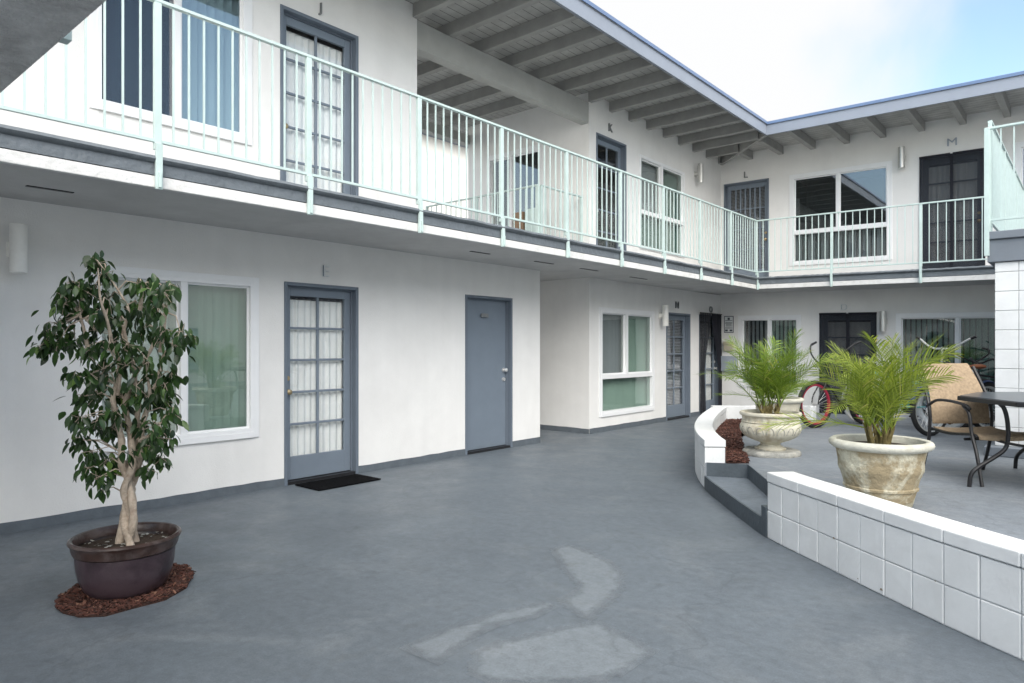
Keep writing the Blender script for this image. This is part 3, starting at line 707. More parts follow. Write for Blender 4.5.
# ------------------------------------------------------------------ ground, patio, steps
def ground_obj():
    b=MB(); b.add([(-60,-60,0),(60,-60,0),(60,60,0),(-60,60,0)],[(0,1,2,3)])
    return tag(b.build('ground',M['floor'],None,recalc=False),'painted blue grey concrete courtyard floor',None,None,'structure')
ground_obj()
def catmull(P,n=12):
    out=[]; P=[Vector((*p,0)) for p in P]; P=[P[0]*2-P[1]]+P+[P[-1]*2-P[-2]]
    for i in range(1,len(P)-2):
        for k in range(n):
            t=k/n; a,b_,c_,d=P[i-1],P[i],P[i+1],P[i+2]
            out.append(.5*((2*b_)+(-a+c_)*t+(2*a-5*b_+4*c_-d)*t*t+(-a+3*b_-3*c_+d)*t**3))
    out.append(P[-2]); return out
CP=[(2.6,2.35),(1.6,2.78),(.8,3.18),(.2,3.52),(-.26,3.80),(-.62,4.05),(-.97,4.32),(-1.34,4.62),(-1.83,5.02),(-2.17,5.40),(-2.55,5.86),(-2.96,6.38),(-3.33,6.97),(-3.66,7.62),(-4.0,8.45),(-4.28,9.25),(-4.55,10.1)]
curve=catmull(CP,16)
# arclength table
AL=[0]
for i in range(1,len(curve)): AL.append(AL[-1]+(curve[i]-curve[i-1]).length)
def cat(s):
    s=max(0,min(AL[-1],s))
    for i in range(1,len(AL)):
        if AL[i]>=s:
            t=(s-AL[i-1])/(AL[i]-AL[i-1]+1e-9); p=curve[i-1].lerp(curve[i],t); d=(curve[i]-curve[i-1]).normalized()
            return p,Vector((d.y,-d.x,0))    # normal pointing to the patio side
def s_of(x,y):
    v=Vector((x,y,0)); i=min(range(len(curve)),key=lambda k:(curve[k]-v).length); return AL[i]
sA=s_of(-1.85,5.04); sB=s_of(-2.96,6.38); sC=AL[-1]
def strip(s0,s1,d0,d1,n):
    o=[];i_=[]
    for k in range(n+1):
        p,nn=cat(s0+(s1-s0)*k/n); o.append(p+nn*d0); i_.append(p+nn*d1)
    return o,i_
def ribbon(b,s0,s1,d0,d1,z0,z1,n=4):
    o,i_=strip(s0,s1,d0,d1,n); m_=n+1
    vs=[(*p[:2],z0) for p in o]+[(*p[:2],z0) for p in i_]+[(*p[:2],z1) for p in o]+[(*p[:2],z1) for p in i_]
    fs=[]
    for k in range(n):
        fs+=[(k,k+1,2*m_+k+1,2*m_+k),(m_+k+1,m_+k,3*m_+k,3*m_+k+1),(2*m_+k,2*m_+k+1,3*m_+k+1,3*m_+k),(k+1,k,m_+k,m_+k+1)]
    fs+=[(0,2*m_,3*m_,m_),(n,m_+n,3*m_+n,2*m_+n)]
    b.add(vs,fs)
def blockwall(name,label,s0,s1,flip=False,bw=.205):
    pm=cat((s0+s1)/2)[0]
    t=thing(name,label,'wall',(pm.x,pm.y,0))
    b=MB(); ribbon(b,s0+.004,s1-.004,.008,.19,0,.41,24); b.build('mortar_core',M['mortar'],t)
    b=MB(); r=random.Random(int(s0*10)); n=round((s1-s0)/bw); w=(s1-s0)/n
    for rowi,(za,zb) in enumerate(((.004,.203),(.209,.408))):
        for k in range(n):
            j=r.uniform(0,.003)
            ribbon(b,s0+w*k+.0035,s0+w*(k+1)-.0035,j,.198,za,zb,2)
    b.build('blocks',M['block'],t,bevel=.005)
    b=MB(); n=max(1,round((s1-s0)/.41)); w=(s1-s0)/n
    for k in range(n): ribbon(b,s0+w*k+.002,s0+w*(k+1)-.002,-.004+r.uniform(-.001,.001),.204,.414,.485,4)
    b.build('cap',M['block'],t,bevel=.007)
    b=MB(); rr2=random.Random(9)   # drain specks and grime at the foot
    for k in range(26):
        s=rr2.uniform(s0,s1); p,nn=cat(s); tt=Vector((-nn.y,nn.x,0)); w_=rr2.uniform(.004,.012); z=rr2.choice([rr2.uniform(0,.02),.03,.206])
        q=p-nn*.003; b.add([(*(q-tt*w_)[:2],z),(*(q+tt*w_)[:2],z),(*(q+tt*w_*.6)[:2],z+w_),(*(q-tt*w_*.6)[:2],z+w_)],[(0,1,2,3)])
    b.build('grime_specks',M['dirt'],t,recalc=False)
    return t
blockwall('block_wall','low curved white block wall in front of the large stone planter',0.0,sA)
blockwall('block_wall','short curved white block wall round the bark bed left of the steps',sB,sC)
# cross wall closing the planting bed at the far end
pe,ne=cat(sC); q=pe+Vector((.76,.65,0))*2.2
t=thing('block_wall','plain white end wall behind the bark bed','wall',(pe.x,pe.y,0))
dv=Vector((.76,.65,0)).normalized(); nv=Vector((dv.y,-dv.x,0)); p0=pe+dv*.02+Vector((0,.0,0)); p1=pe+dv*1.6
b=MB(); b.prism([tuple(p0)[:2],tuple(p1)[:2],tuple(p1-nv*.2)[:2],tuple(p0-nv*.2)[:2]],0,.48); b.build('wall_body',M['block'],t,bevel=.006)

# patio slab: inside edge of the walls; tread of the steps cut out
tb=[onZ(708,464.6,.26),onZ(748,464.6,.26),onZ(771,483.5,.26)]
poly=[]
def pushs(a,b_,d,n):
    for k in range(n+1):
        p,nn=cat(a+(b_-a)*k/n); poly.append((p+nn*d)[:2])
pushs(0,sA-.02,.1,40)
pN,nN=cat(sA); poly.append(tuple((pN+nN*.30)[:2]))
poly.append(tuple(tb[2][:2])); poly.append(tuple(tb[1][:2]))
pM,nM=cat(sB); poly.append(tuple((pM+nM*.004)[:2]))
pushs(sB+.02,sC,.1,30)
poly += [(-3.9,12.5),(9,12.5),(9,1.0),(3,1.6)]
b=MB(); b.prism(poly,.0,.26); o=b.build('patio',M['patio'],None,recalc=True); tag(o,'raised pale grey painted patio',None,None,'structure')
# lower tread + dark riser
st=thing('steps','two low grey painted steps up to the patio','steps',(*cat((sA+sB)/2)[0][:2],0))
pts=[]
nn_=14
for k in range(nn_+1):
    p,nn=cat(sA+(sB-sA)*k/nn_); pts.append((p+nn*.012)[:2])
inner=[tuple(tb[0][:2]),tuple(tb[1][:2]),tuple(tb[2][:2]),tuple((pN+nN*.30)[:2])]
pts2=[tuple(p) for p in pts]+[tuple(tb[1][:2]),tuple(tb[2][:2]),tuple((pN+nN*.3)[:2])]
b=MB(); b.prism(pts2,.0,.128); b.build('tread',M['stepm'],st)
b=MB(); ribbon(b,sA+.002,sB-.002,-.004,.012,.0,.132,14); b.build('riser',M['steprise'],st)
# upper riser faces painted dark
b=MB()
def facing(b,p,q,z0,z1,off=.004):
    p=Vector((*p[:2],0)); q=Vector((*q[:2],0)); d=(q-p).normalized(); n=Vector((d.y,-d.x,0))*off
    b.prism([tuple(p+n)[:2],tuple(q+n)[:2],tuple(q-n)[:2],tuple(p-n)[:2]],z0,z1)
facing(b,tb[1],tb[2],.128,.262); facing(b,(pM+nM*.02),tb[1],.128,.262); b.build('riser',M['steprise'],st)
b=MB(); ribbon(b,sA+.004,sA+.09,-.006,.3,0,.222,2); b.build('end_kerb',M['steprise'],st,bevel=.006)

def inpoly(x,y,P):
    c=False; j=len(P)-1
    for i in range(len(P)):
        if (P[i][1]>y)!=(P[j][1]>y) and x<(P[j][0]-P[i][0])*(y-P[i][1])/(P[j][1]-P[i][1])+P[i][0]: c=not c
        j=i
    return c
# repainted patches on the floor
def patch(pix,lab):
    P=[onZ(x,y,.003)[:2] for x,y in pix]
    b=MB(); st_=.025; x0,x1=min(p[0] for p in P),max(p[0] for p in P); y0_,y1_=min(p[1] for p in P),max(p[1] for p in P)
    def dist(x,y):
        d=9
        for i in range(len(P)):
            a=Vector(P[i]); c=Vector(P[(i+1)%len(P)]); q=Vector((x,y)); e=c-a; t=max(0,min(1,(q-a).dot(e)/e.dot(e))); d=min(d,(q-a-e*t).length)
        return d
    nx=int((x1-x0)/st_)+2; ny=int((y1_-y0_)/st_)+2; idx={}; vs=[]; at=[]
    for i in range(nx):
        for j in range(ny):
            x,y=x0+i*st_,y0_+j*st_
            ins=inpoly(x,y,P); d=dist(x,y)
            if ins or d<st_*1.6: idx[(i,j)]=len(vs); vs.append((x,y,.003)); at.append(d if ins else 0)
    fs=[(idx[(i,j)],idx[(i+1,j)],idx[(i+1,j+1)],idx[(i,j+1)]) for i in range(nx-1) for j in range(ny-1) if all(k in idx for k in ((i,j),(i+1,j),(i+1,j+1),(i,j+1)))]
    b.add(vs,fs); o=b.build('floor_patch',M['patch'],None,recalc=False); a_=o.data.attributes.new('inset','FLOAT','POINT'); a_.data.foreach_set('value',at)
    tag(o,lab,None,None,'structure')
patch([(552,548),(570,545),(590,552),(610,562),(622,574),(620,590),(606,604),(588,620),(572,609),(560,600),(578,592),(580,585),(563,568)],'curved lighter patch of floor paint')
patch([(404,645),(450,628),(500,612),(545,603),(556,606),(528,618),(490,626),(470,640),(452,650),(440,662),(425,660)],'streak of lighter floor paint')
patch([(597,622),(612,628),(635,640),(656,653),(640,662),(604,680),(560,682),(500,683),(470,676),(476,650),(510,640),(560,628)],'wide lighter patch of floor paint')

# ------------------------------------------------------------------ mulch
def mulch(name,P,z,n,lab,mound=.02,sz=.02):
    b=MB(); b.cur=0; b.prism(P,z-.01,z+.002); r=random.Random(11)
    x0,x1=min(p[0] for p in P),max(p[0] for p in P); y0_,y1_=min(p[1] for p in P),max(p[1] for p in P)
    k=0; b.cur=1
    while k<n:
        x,y=r.uniform(x0,x1),r.uniform(y0_,y1_)
        if not inpoly(x,y,P): continue
        k+=1; l=r.uniform(.5,1.6)*sz; w=l*r.uniform(.3,.6); h=r.uniform(.002,.006); a=r.uniform(0,6.3); tz=r.uniform(-.5,.5)
        m_=Matrix.Translation((x,y,z+.004+r.uniform(0,mound)))@Matrix.Rotation(a,4,'Z')@Matrix.Rotation(tz,4,'Y')@Matrix.Rotation(r.uniform(-.5,.5),4,'X')
        vs=[m_@Vector((sx*l/2,sy*w/2,sz_*h/2)) for sz_ in (-1,1) for sx,sy in ((-1,-.6),(1,-1),(.8,1),(-1,.8))]
        b.add(vs,[(3,2,1,0),(4,5,6,7),(0,1,5,4),(1,2,6,5),(2,3,7,6),(3,0,4,7)])
    o=b.build(name,[M['mulchbed'],M['mulch']],None); return tag(o,lab,'bark mulch',None,'stuff')
mp_=[onZ(x,y,.004)[:2] for x,y in ((55,607),(58,598),(75,588),(100,574),(140,566),(170,565),(188,567),(194,574),(186,588),(165,600),(130,609),(105,616),(80,617),(63,613))]
mulch('bark_mulch',mp_,.008,2600,'red brown bark chips on the floor round the plum coloured pot',.008,.022)
pin=[]
for k in range(13):
    p,nn=cat(sB+(sC-sB)*k/12); pin.append(tuple((p+nn*.205)[:2]))
bed=[onZ(749,462.6,.27)[:2]]+[onZ(726.5,462.6,.27)[:2]]+pin[1:]+[tuple((pe+dv*.9-nv*-.0)[:2]),onZ(745,420,.27)[:2],onZ(740,436,.27)[:2],onZ(744,450,.27)[:2]]
mulch('bark_mulch',bed,.272,5200,'red brown bark chips in the bed behind the short curved wall',.02,.03)

# ------------------------------------------------------------------ pots
tx,ty=-4.245,1.555
pt=thing('plant_pot','wide plum brown glazed pot holding the ficus tree','pot',(tx,ty,.008))
b=MB(); b.lathe([(.165,.008),(.185,.014),(.212,.045),(.236,.10),(.249,.16),(.254,.215),(.255,.24),(.262,.245)],tx,ty,56); b.build('bowl',M['potdark'],pt,smooth=True)
b=MB(); b.lathe([(.252,.243),(.264,.248),(.271,.267),(.274,.290),(.283,.303),(.288,.311),(.286,.321),(.276,.327),(.264,.323),(.258,.310),(.253,.275)],tx,ty,56); b.build('rim',M['potrim'],pt,smooth=True)
b=MB(); b.lathe([(.250,.22),(.253,.262),(.18,.268),(.09,.272),(.01,.276)],tx,ty,40,close=True)
r=random.Random(5)
for k in range(70):
    a=r.uniform(0,6.3); q=.235*math.sqrt(r.random()); x,y=tx+q*math.cos(a),ty+q*math.sin(a); s=r.uniform(.006,.014)
    m_=Matrix.Translation((x,y,.278))@Matrix.Rotation(r.uniform(0,6.3),4,'Z')@Matrix.Rotation(r.uniform(-.6,.6),4,'X')
    b.cur=1; b.add([m_@Vector(v) for v in ((-s,-s*.5,0),(s,-s*.4,0.001),(s*.8,s*.6,0),(-s*.9,s*.5,.003))],[(0,1,2,3)])
b.build('soil',[M['soil'],M['plinth']],pt,recalc=False)

# big peeling pot
def bigpot(cx,cy,z0,sc,label,mats=('stone2','stonelight')):
    t=thing('stone_planter',label,'planter',(cx,cy,z0))
    r_=random.Random(int(cx*100)); ph=[r_.uniform(0,6.3) for _ in range(12)]
    def rough(a,z):
        w=1+.006*math.sin(3*a+ph[0])+.004*math.sin(11*a+ph[1]+z*40)
        zz=(z-z0)/sc
        if .235<zz<.31: w+=.016*abs(math.sin(8*a+ph[2]+1.5*math.sin(3*a)))+.009*math.sin(41*a+zz*90)*math.sin(23*a)
        return w
    P=[(.21,0),(.222,.01),(.238,.07),(.250,.115),(.262,.12),(.264,.135),(.257,.142),(.27,.19),(.283,.235),(.292,.25),(.296,.275),(.295,.30),(.301,.315),(.311,.36),(.320,.40),(.325,.405)]
    b=MB(); b.lathe([(r*sc*.91,z0+z*sc) for r,z in P],cx,cy,120,rough); b.build('pot_body',M[mats[0]],t,smooth=True)
    P=[(.313,.396),(.345,.404),(.362,.418),(.368,.435),(.362,.452),(.345,.462),(.325,.463),(.312,.455),(.302,.42),(.29,.35)]
    b=MB(); b.lathe([(r*sc*.91,z0+z*sc) for r,z in P],cx,cy,96,lambda a,z:1+.005*math.sin(5*a)+.003*math.sin(17*a)); b.build('rim',M[mats[1]],t,smooth=True)
    b=MB(); b.lathe([(.26*sc,z0+.38*sc),(.275*sc,z0+.41*sc),(.15*sc,z0+.42*sc),(.01,z0+.425*sc)],cx,cy,40,close=True); b.build('soil',M['soil'],t)
    return t
bigpot(-1.215,5.53,.26,1.02,'large tapered cream planter with peeling brown stained paint near the block wall')
bigpot(-3.30,9.35,.26,1.0,'cream stone planter standing behind the fluted urn',('stone','stonelight'))
# fluted urn
ux,uy=-2.665,7.34
t=thing('stone_urn','cream fluted stone urn on a round lichened plinth','urn',(ux,uy,.26))
b=MB(); r=random.Random(3); n=40; b.lathe([(.29,.26),(.295,.275),(.29,.30),(.275,.315),(.1,.318)],ux,uy,n,lambda a,z:1+.03*math.sin(3*a+1)+.02*math.sin(7*a),close=True); b.build('plinth',M['plinth'],t,smooth=True)
def flute(a,z):
    k=max(0,min(1,(z-.37)/.06))*max(0,min(1,(.585-z)/.03)); w=1+.035*k*(abs(math.sin(9*a))-.6)
    if .615<z<.668: w+=.022*math.cos(26*a)*.5
    return w
prof=[(.155,.315),(.16,.33),(.13,.345),(.105,.36),(.098,.375),(.11,.39),(.15,.405),(.205,.425),(.25,.45),(.282,.48),(.300,.51),(.308,.54),(.306,.57),(.296,.59),(.287,.60),(.293,.606),(.295,.612),(.283,.62),(.281,.64),(.283,.665),(.297,.672),(.310,.682),(.313,.70),(.306,.712),(.285,.714),(.275,.70),(.27,.66)]
b=MB(); b.lathe(prof,ux,uy,216,flute); b.build('bowl',M['stone'],t,smooth=True)
# carved loop outlines round the bowl
b=MB()
for k in range(18):
    a0=2*math.pi*(k+.5)/18; pts=[]
    for j in range(15):
        q=j/14; aa=a0+.125*math.cos(math.pi*q)*(1 if True else 1); z=.49+.075*math.sin(math.pi*q)
        # radius of bowl at z
        rr_=None
        for i in range(len(prof)-1):
            if prof[i][1]<=z<=prof[i+1][1] and prof[i][0]>.2: rr_=prof[i][0]+(prof[i+1][0]-prof[i][0])*(z-prof[i][1])/(prof[i+1][1]-prof[i][1])
        rr_=(rr_ or .3)*flute(aa,z)+.001; pts.append((ux+rr_*math.cos(aa),uy+rr_*math.sin(aa),z))
    b.tube(pts,.0035,5)
b.build('carved_loops',M['plinth'],t,smooth=True)
b=MB(); b.lathe([(.26,.65),(.273,.675),(.15,.682),(.01,.685)],ux,uy,32,close=True); b.build('soil',M['soil'],t)

# ------------------------------------------------------------------ palms
def palm(label,cx,cy,z0,nf,L0,seed,mat,nst=6,spread=1.0,up=1.0,lean=(0,0),extra=()):
    t=thing('palm_plant',label,'palm',(cx,cy,z0)); r=random.Random(seed)
    st=MB(); fr=MB(); ra=MB(); heads=[]
    for k in range(nst):
        a=r.uniform(0,6.3); q=r.uniform(.02,.10); bx,by=cx+q*math.cos(a),cy+q*math.sin(a); h=r.uniform(.04,.15)*L0/.8
        hx,hy=bx+math.cos(a)*.04,by+math.sin(a)*.04
        st.tube([(bx,by,z0-.02),((bx+hx)/2,(by+hy)/2,z0+h*.5),(hx,hy,z0+h)],[.017,.015,.011],8)
        for j in range(16):   # old leaf bases
            aa=r.uniform(0,6.3); zz=r.uniform(0,h); px_,py_=bx+(hx-bx)*zz/h,by+(hy-by)*zz/h
            st.tube([(px_,py_,z0+zz),(px_+.025*math.cos(aa),py_+.025*math.sin(aa),z0+zz+.05)],[.008,.003],5)
        heads.append((hx,hy,z0+h))
    specs=[]
    for i in range(nf):
        hx,hy,hz=heads[i%nst]; az=r.uniform(0,2*math.pi); el=R(r.triangular(32,89,80))*up; L=L0*r.uniform(.72,1.12)
        specs.append((hx,hy,hz,az,min(el,R(88)),L,r.uniform(.4,1.7)))
    for (az,el,L,dr_) in extra: specs.append((*heads[0],az,el,L,dr_))
    for (hx,hy,hz,az,el,L,dr_) in specs:
        n=16; p=Vector((hx,hy,hz)); pts=[p.copy()]; tang=[]
        e=el; tw=r.uniform(-.25,.25)
        for i in range(n):
            a=az+tw*i/n
            d=Vector((math.cos(a)*math.cos(e)*spread,math.sin(a)*math.cos(e)*spread,math.sin(e))).normalized(); tang.append(d)
            p=p+d*(L/n); pts.append(p.copy()); e-=dr_*(.02+.075*(i/n))
        tang.append(tang[-1])
        ra.tube(pts,[.0055*(1-.75*i/n) for i in range(n+1)],5)
        nl=28
        roll=r.uniform(-.9,.9)
        for k in range(nl):
            s=.17+.83*(k+.5)/nl; f=s*n; i=min(int(f),n-1); q=pts[i].lerp(pts[i+1],f-i); T=tang[i]
            side=T.cross(Vector((0,0,1)))
            if side.length<.1: side=Vector((1,0,0))
            side.normalize(); U=side.cross(T).normalized()
            side2=(side*math.cos(roll)+U*math.sin(roll)); U2=side2.cross(T).normalized()
            ll=.235*(L/.8)*(math.sin(math.pi*min(1,max(.0,(s-.08)/.95)))**.55*.85+.12)*r.uniform(.85,1.1)
            w=.0030*(L/.8)*r.uniform(.7,1.25)+.0008
            for sg_ in (-1,1):
                fwd=.75+.8*s+r.uniform(-.2,.2)
                D=(side2*sg_+T*fwd+U2*(.25+r.uniform(-.3,.35))).normalized()
                W=D.cross(U2).normalized()*w; g=Vector((0,0,-1))
                a0=q; a1=q+D*ll*.35+g*ll*.01; a2=q+D*ll*.7+g*ll*.06; a3=q+D*ll+g*ll*.16
                fr.add([a0-W*.5,a0+W*.5,a1-W,a1+W,a2-W*.8,a2+W*.8,a3],[(0,1,3,2),(2,3,5,4),(4,5,6)])
    st.build('stem',M['palmstem'],t,smooth=True); ra.build('leaf_stalks',M[mat],t,smooth=True); fr.build('fronds',M[mat],t,recalc=False)
    return t
palm('bushy green palm growing in the fluted urn',ux,uy,.69,42,.76,21,'palm',9,extra=((R(205),R(16),.66,.5),))
palm('yellow green palm with long spiky fronds in the large peeling planter',-1.205,5.53,.70,38,.72,5,'palm2',9,extra=((R(20),R(55),.8,.5),(R(35),R(60),.85,.4),(R(190),R(10),.7,.7)))
palm('low drooping palm in the planter behind the urn',-3.30,9.35,.69,20,.5,9,'palm',4,up=.75)

# ------------------------------------------------------------------ ficus tree
tree=thing('ficus_tree','dark leaved ficus tree with pale twisted trunks in the plum pot','tree',(tx,ty,.27))
W0=tx*-S_+ty*C_
Fv=Vector((-S_,C_,0)); Rv=Vector((C_,S_,0))
def tp(px,py,dd=0):
    w=W0+dd; return Vector((0,0,H))+Fv*w+Rv*((px-512)/FX*w)+Vector((0,0,1))*((HY-py)/FX*w)
r=random.Random(12)
b=MB()
cols=[[(119,548),(124,515),(133,490),(121,465),(122,440),(117,420),(112,400),(118,380),(120,362),(112,345),(108,322),(100,300),(98,268)],
      [(136,548),(131,515),(123,490),(134,465),(131,440),(128,420),(124,405),(130,388),(136,372),(128,350),(122,335),(130,310),(118,290),(108,275)],
      [(128,548),(134,520),(132,495),(126,470),(138,445),(137,420),(139,400),(134,375),(150,352),(160,330),(166,305),(168,290)],
      [(131,548),(124,520),(128,495),(138,470),(141,445),(142,425),(150,400),(158,378),(163,355),(176,340),(188,335)]]
nodes=[]
for ci,c in enumerate(cols):
    P=[]; n=len(c)
    for i,(x,y) in enumerate(c):
        t=i/(n-1); dd=.045*math.sin(ci*1.57+i*1.2)*(1-t)+ (ci-1.5)*.12*t*t+.05*t*math.sin(ci*2+i)
        P.append(tp(x,y,dd))
    Q=[]
    for i in range(len(P)-1):
        for k in range(4): Q.append(P[i].lerp(P[i+1],k/4))
    Q.append(P[-1]); m_=len(Q)
    Q=[Q[0]]+[(Q[i-1]+Q[i]*2+Q[i+1])/4 for i in range(1,m_-1)]+[Q[-1]]
    b.tube(Q,[(.0205*(1-i/m_)**.85+.003)*(1+.12*math.sin(i*1.7+ci)) for i in range(m_)],9)
    nodes+=Q[8:]
# small pruned stub branches
for (x0,y0_,x1,y1_) in ((127,352,123,325),(160,352,166,312),(150,400,147,375),(118,395,120,360),(140,310,142,285),(88,350,80,315),(95,330,85,318),(140,440,155,432)):
    b.tube([tp(x0,y0_,-.03),tp((x0+x1)/2+1,(y0_+y1_)/2,-.05),tp(x1,y1_,-.07)],[.012,.009,.007],7); nodes.append(tp(x1,y1_,-.07))
b.build('trunk',M['bark'],tree,smooth=True)
CL=[(97,262,9),(93,256,5),(102,275,11),(92,290,13),(78,288,12),(70,283,6),(108,300,12),(66,303,13),(58,322,12),(46,345,9),(38,349,6),(56,345,10),(75,340,12),(86,350,12),(95,330,13),(104,312,12),(137,284,8),(150,288,12),(163,292,10),(168,285,6),(155,306,11),(140,308,13),(122,320,13),(143,330,13),(160,334,11),(182,332,10),(190,336,6),(174,345,11),(110,345,14),(90,372,13),(105,370,14),(125,365,12),(150,362,13),(170,372,10),(85,398,11),(100,393,14),(120,398,12),(145,393,14),(164,398,12),(80,418,11),(95,423,13),(112,428,12),(142,422,12),(160,423,11),(172,412,8),(78,440,8),(92,452,12),(106,462,12),(98,478,10),(150,447,11),(160,458,8),(132,455,9),(88,468,9),(155,438,10),(168,436,8),(102,490,6),(75,375,8),(128,345,10),(135,385,10),(115,410,10),(62,292,8),(50,335,8),(84,305,10),(150,470,7),(165,385,10)]
tw=MB(); lf=MB()
def leaf(b,p,D,up,L,w):
    D=D.normalized(); s=D.cross(up)
    if s.length<.05: s=Vector((1,0,0))
    s.normalize(); n=s.cross(D).normalized()
    pr=[(0,.0),(.14,.55),(.38,1),(.65,.85),(.86,.4),(1,0)]
    mid=[p+D*(L*t)+n*(-.18*L*t*t) for t,_ in pr]
    vs=[]; fs=[]
    for i,(t,ww) in enumerate(pr):
        f=n*(w*ww*.28)
        vs+=[mid[i]-s*(w*ww)+f,mid[i],mid[i]+s*(w*ww)+f]
    for i in range(len(pr)-1):
        a=3*i; fs+=[(a,a+1,a+4,a+3),(a+1,a+2,a+5,a+4)]
    b.add(vs,fs)
for (x,y,rad) in CL:
    for rep in range(2):
        dd=r.uniform(-.24,.24)*(1 if rad>8 else .4)
        if rep and rad<8: continue
        c=tp(x+r.uniform(-2,2),y+r.uniform(-2,2),dd); R0=rad/FX*W0
        nd=min(nodes,key=lambda q:(q-c).length+.5*max(0,q.z-c.z)); mid=(nd+c)/2+Vector((r.uniform(-.02,.02),r.uniform(-.02,.02),.03))
        tw.tube([nd,mid,c],[.0045,.0035,.002],5)
        for k in range(int(4+rad*(1.15 if rep==0 else .9))):
            o=Vector((r.gauss(0,.5),r.gauss(0,.5),r.gauss(0,.5)))*R0
            q=c+o; d=Vector((o.x*5+r.uniform(-.6,.6),o.y*5+r.uniform(-.6,.6),-1.0+r.uniform(-.35,.75)))
            leaf(lf,q,d,Vector((r.uniform(-.8,.8),r.uniform(-.8,.8),1)),r.uniform(.052,.082),r.uniform(.0115,.018))
            if k%3==0: tw.tube([c,q],.0016,4)
tw.build('twigs',M['bark'],tree); lf.build('leaves',M['ficus'],tree,recalc=False,smooth=True)

# ------------------------------------------------------------------ patio furniture
def bez(P,n=8): return [tuple(v) for v in smooth3(P,n)]
def smooth3(P,n):
    P=[Vector(p) for p in P]; P=[P[0]*2-P[1]]+P+[P[-1]*2-P[-2]]; out=[]
    for i in range(1,len(P)-2):
        for k in range(n):
            t=k/n; a,b_,c_,d=P[i-1],P[i],P[i+1],P[i+2]
            out.append(.5*((2*b_)+(-a+c_)*t+(2*a-5*b_+4*c_-d)*t*t+(-a+3*b_-3*c_+d)*t**3))
    out.append(P[-2]); return out
fwd=Vector((.685,-.73,0)).normalized(); th=math.atan2(-fwd.x,fwd.y)
near=Vector((-1.222,7.27,0)); lat=Vector((-fwd.y,fwd.x,0))   # towards the far side
cc=near+lat*.29+fwd*.30
ch=thing('patio_chair','tan woven sling armchair with black metal frame beside the dark table','chair',(cc.x,cc.y,.26),th)
# local: +y forward, x = -lateral ; near side is +x
for sx in (1,-1):
    x=.29*sx
    b=MB(); b.tube(bez([(x,-.34,.0),(x,-.27,.22),(x,-.235,.40),(x,-.25,.62),(x*.9,-.43,.955)]),.0145,8); b.build('rear_leg',M['black'],ch,smooth=True,local=True)
    b=MB(); b.tube(bez([(x,.42,.0),(x,.36,.25),(x,.30,.42),(x,.27,.58),(x,.20,.645)]),.0145,8); b.build('front_leg',M['black'],ch,smooth=True,local=True)
    b=MB(); b.tube(bez([(x,-.27,.60),(x*1.03,-.12,.665),(x*1.04,.08,.67),(x*1.03,.24,.65),(x*1.02,.29,.62)]),[.013]*33,8)
    b.build('armrest',M['black'],ch,smooth=True,local=True)
    b=MB(); b.tube(bez([(x*.95,-.24,.40),(x*.95,0,.385),(x*.95,.29,.41),(x*.95,.35,.39)]),.013,8); b.build('seat_rail',M['black'],ch,smooth=True,local=True)
b=MB(); b.tube([(-.28,-.24,.39),(.28,-.24,.39)],.012,8); b.tube([(-.28,.20,.36),(.28,.20,.36)],.012,8); b.build('cross_bar',M['black'],ch,local=True)
def sheet(pts,x0,x1,th_=.006,sag=.012):
    b=MB(); n=len(pts); m_=9; vs=[]
    for (y,z) in pts:
        for j in range(m_): t=j/(m_-1); q_=1-max(0,z-.6)*.42; vs.append(((x0+(x1-x0)*t)*q_,y,z-sag*math.sin(math.pi*t)))
    k=len(vs); vs2=[(v[0],v[1]-th_*.5,v[2]-th_) for v in vs]
    fs=[(i*m_+j,i*m_+j+1,(i+1)*m_+j+1,(i+1)*m_+j) for i in range(n-1) for j in range(m_-1)]
    b.add(vs+vs2,fs+[tuple(q+k for q in f[::-1]) for f in fs]+[(j,j+1,k+j+1,k+j) for j in range(m_-1)]+[((n-1)*m_+j,k+(n-1)*m_+j,k+(n-1)*m_+j+1,(n-1)*m_+j+1) for j in range(m_-1)]+[(i*m_,(i+1)*m_,k+(i+1)*m_,k+i*m_) for i in range(n-1)]+[(i*m_+m_-1,k+i*m_+m_-1,k+(i+1)*m_+m_-1,(i+1)*m_+m_-1) for i in range(n-1)])
    return b
pb=smooth3([(0,-.225,.45),(0,-.25,.62),(0,-.33,.80),(0,-.42,.94),(0,-.46,.985),(0,-.495,.975)],5)
sheet([(v.y,v.z) for v in pb],-.27,.27,sag=.0).build('backrest',M['sling'],ch,smooth=True,local=True)
pb=smooth3([(0,-.22,.42),(0,-.1,.405),(0,.1,.405),(0,.28,.425),(0,.35,.41),(0,.365,.38)],5)
sheet([(v.y,v.z) for v in pb],-.27,.27).build('seat',M['sling'],ch,smooth=True,local=True)

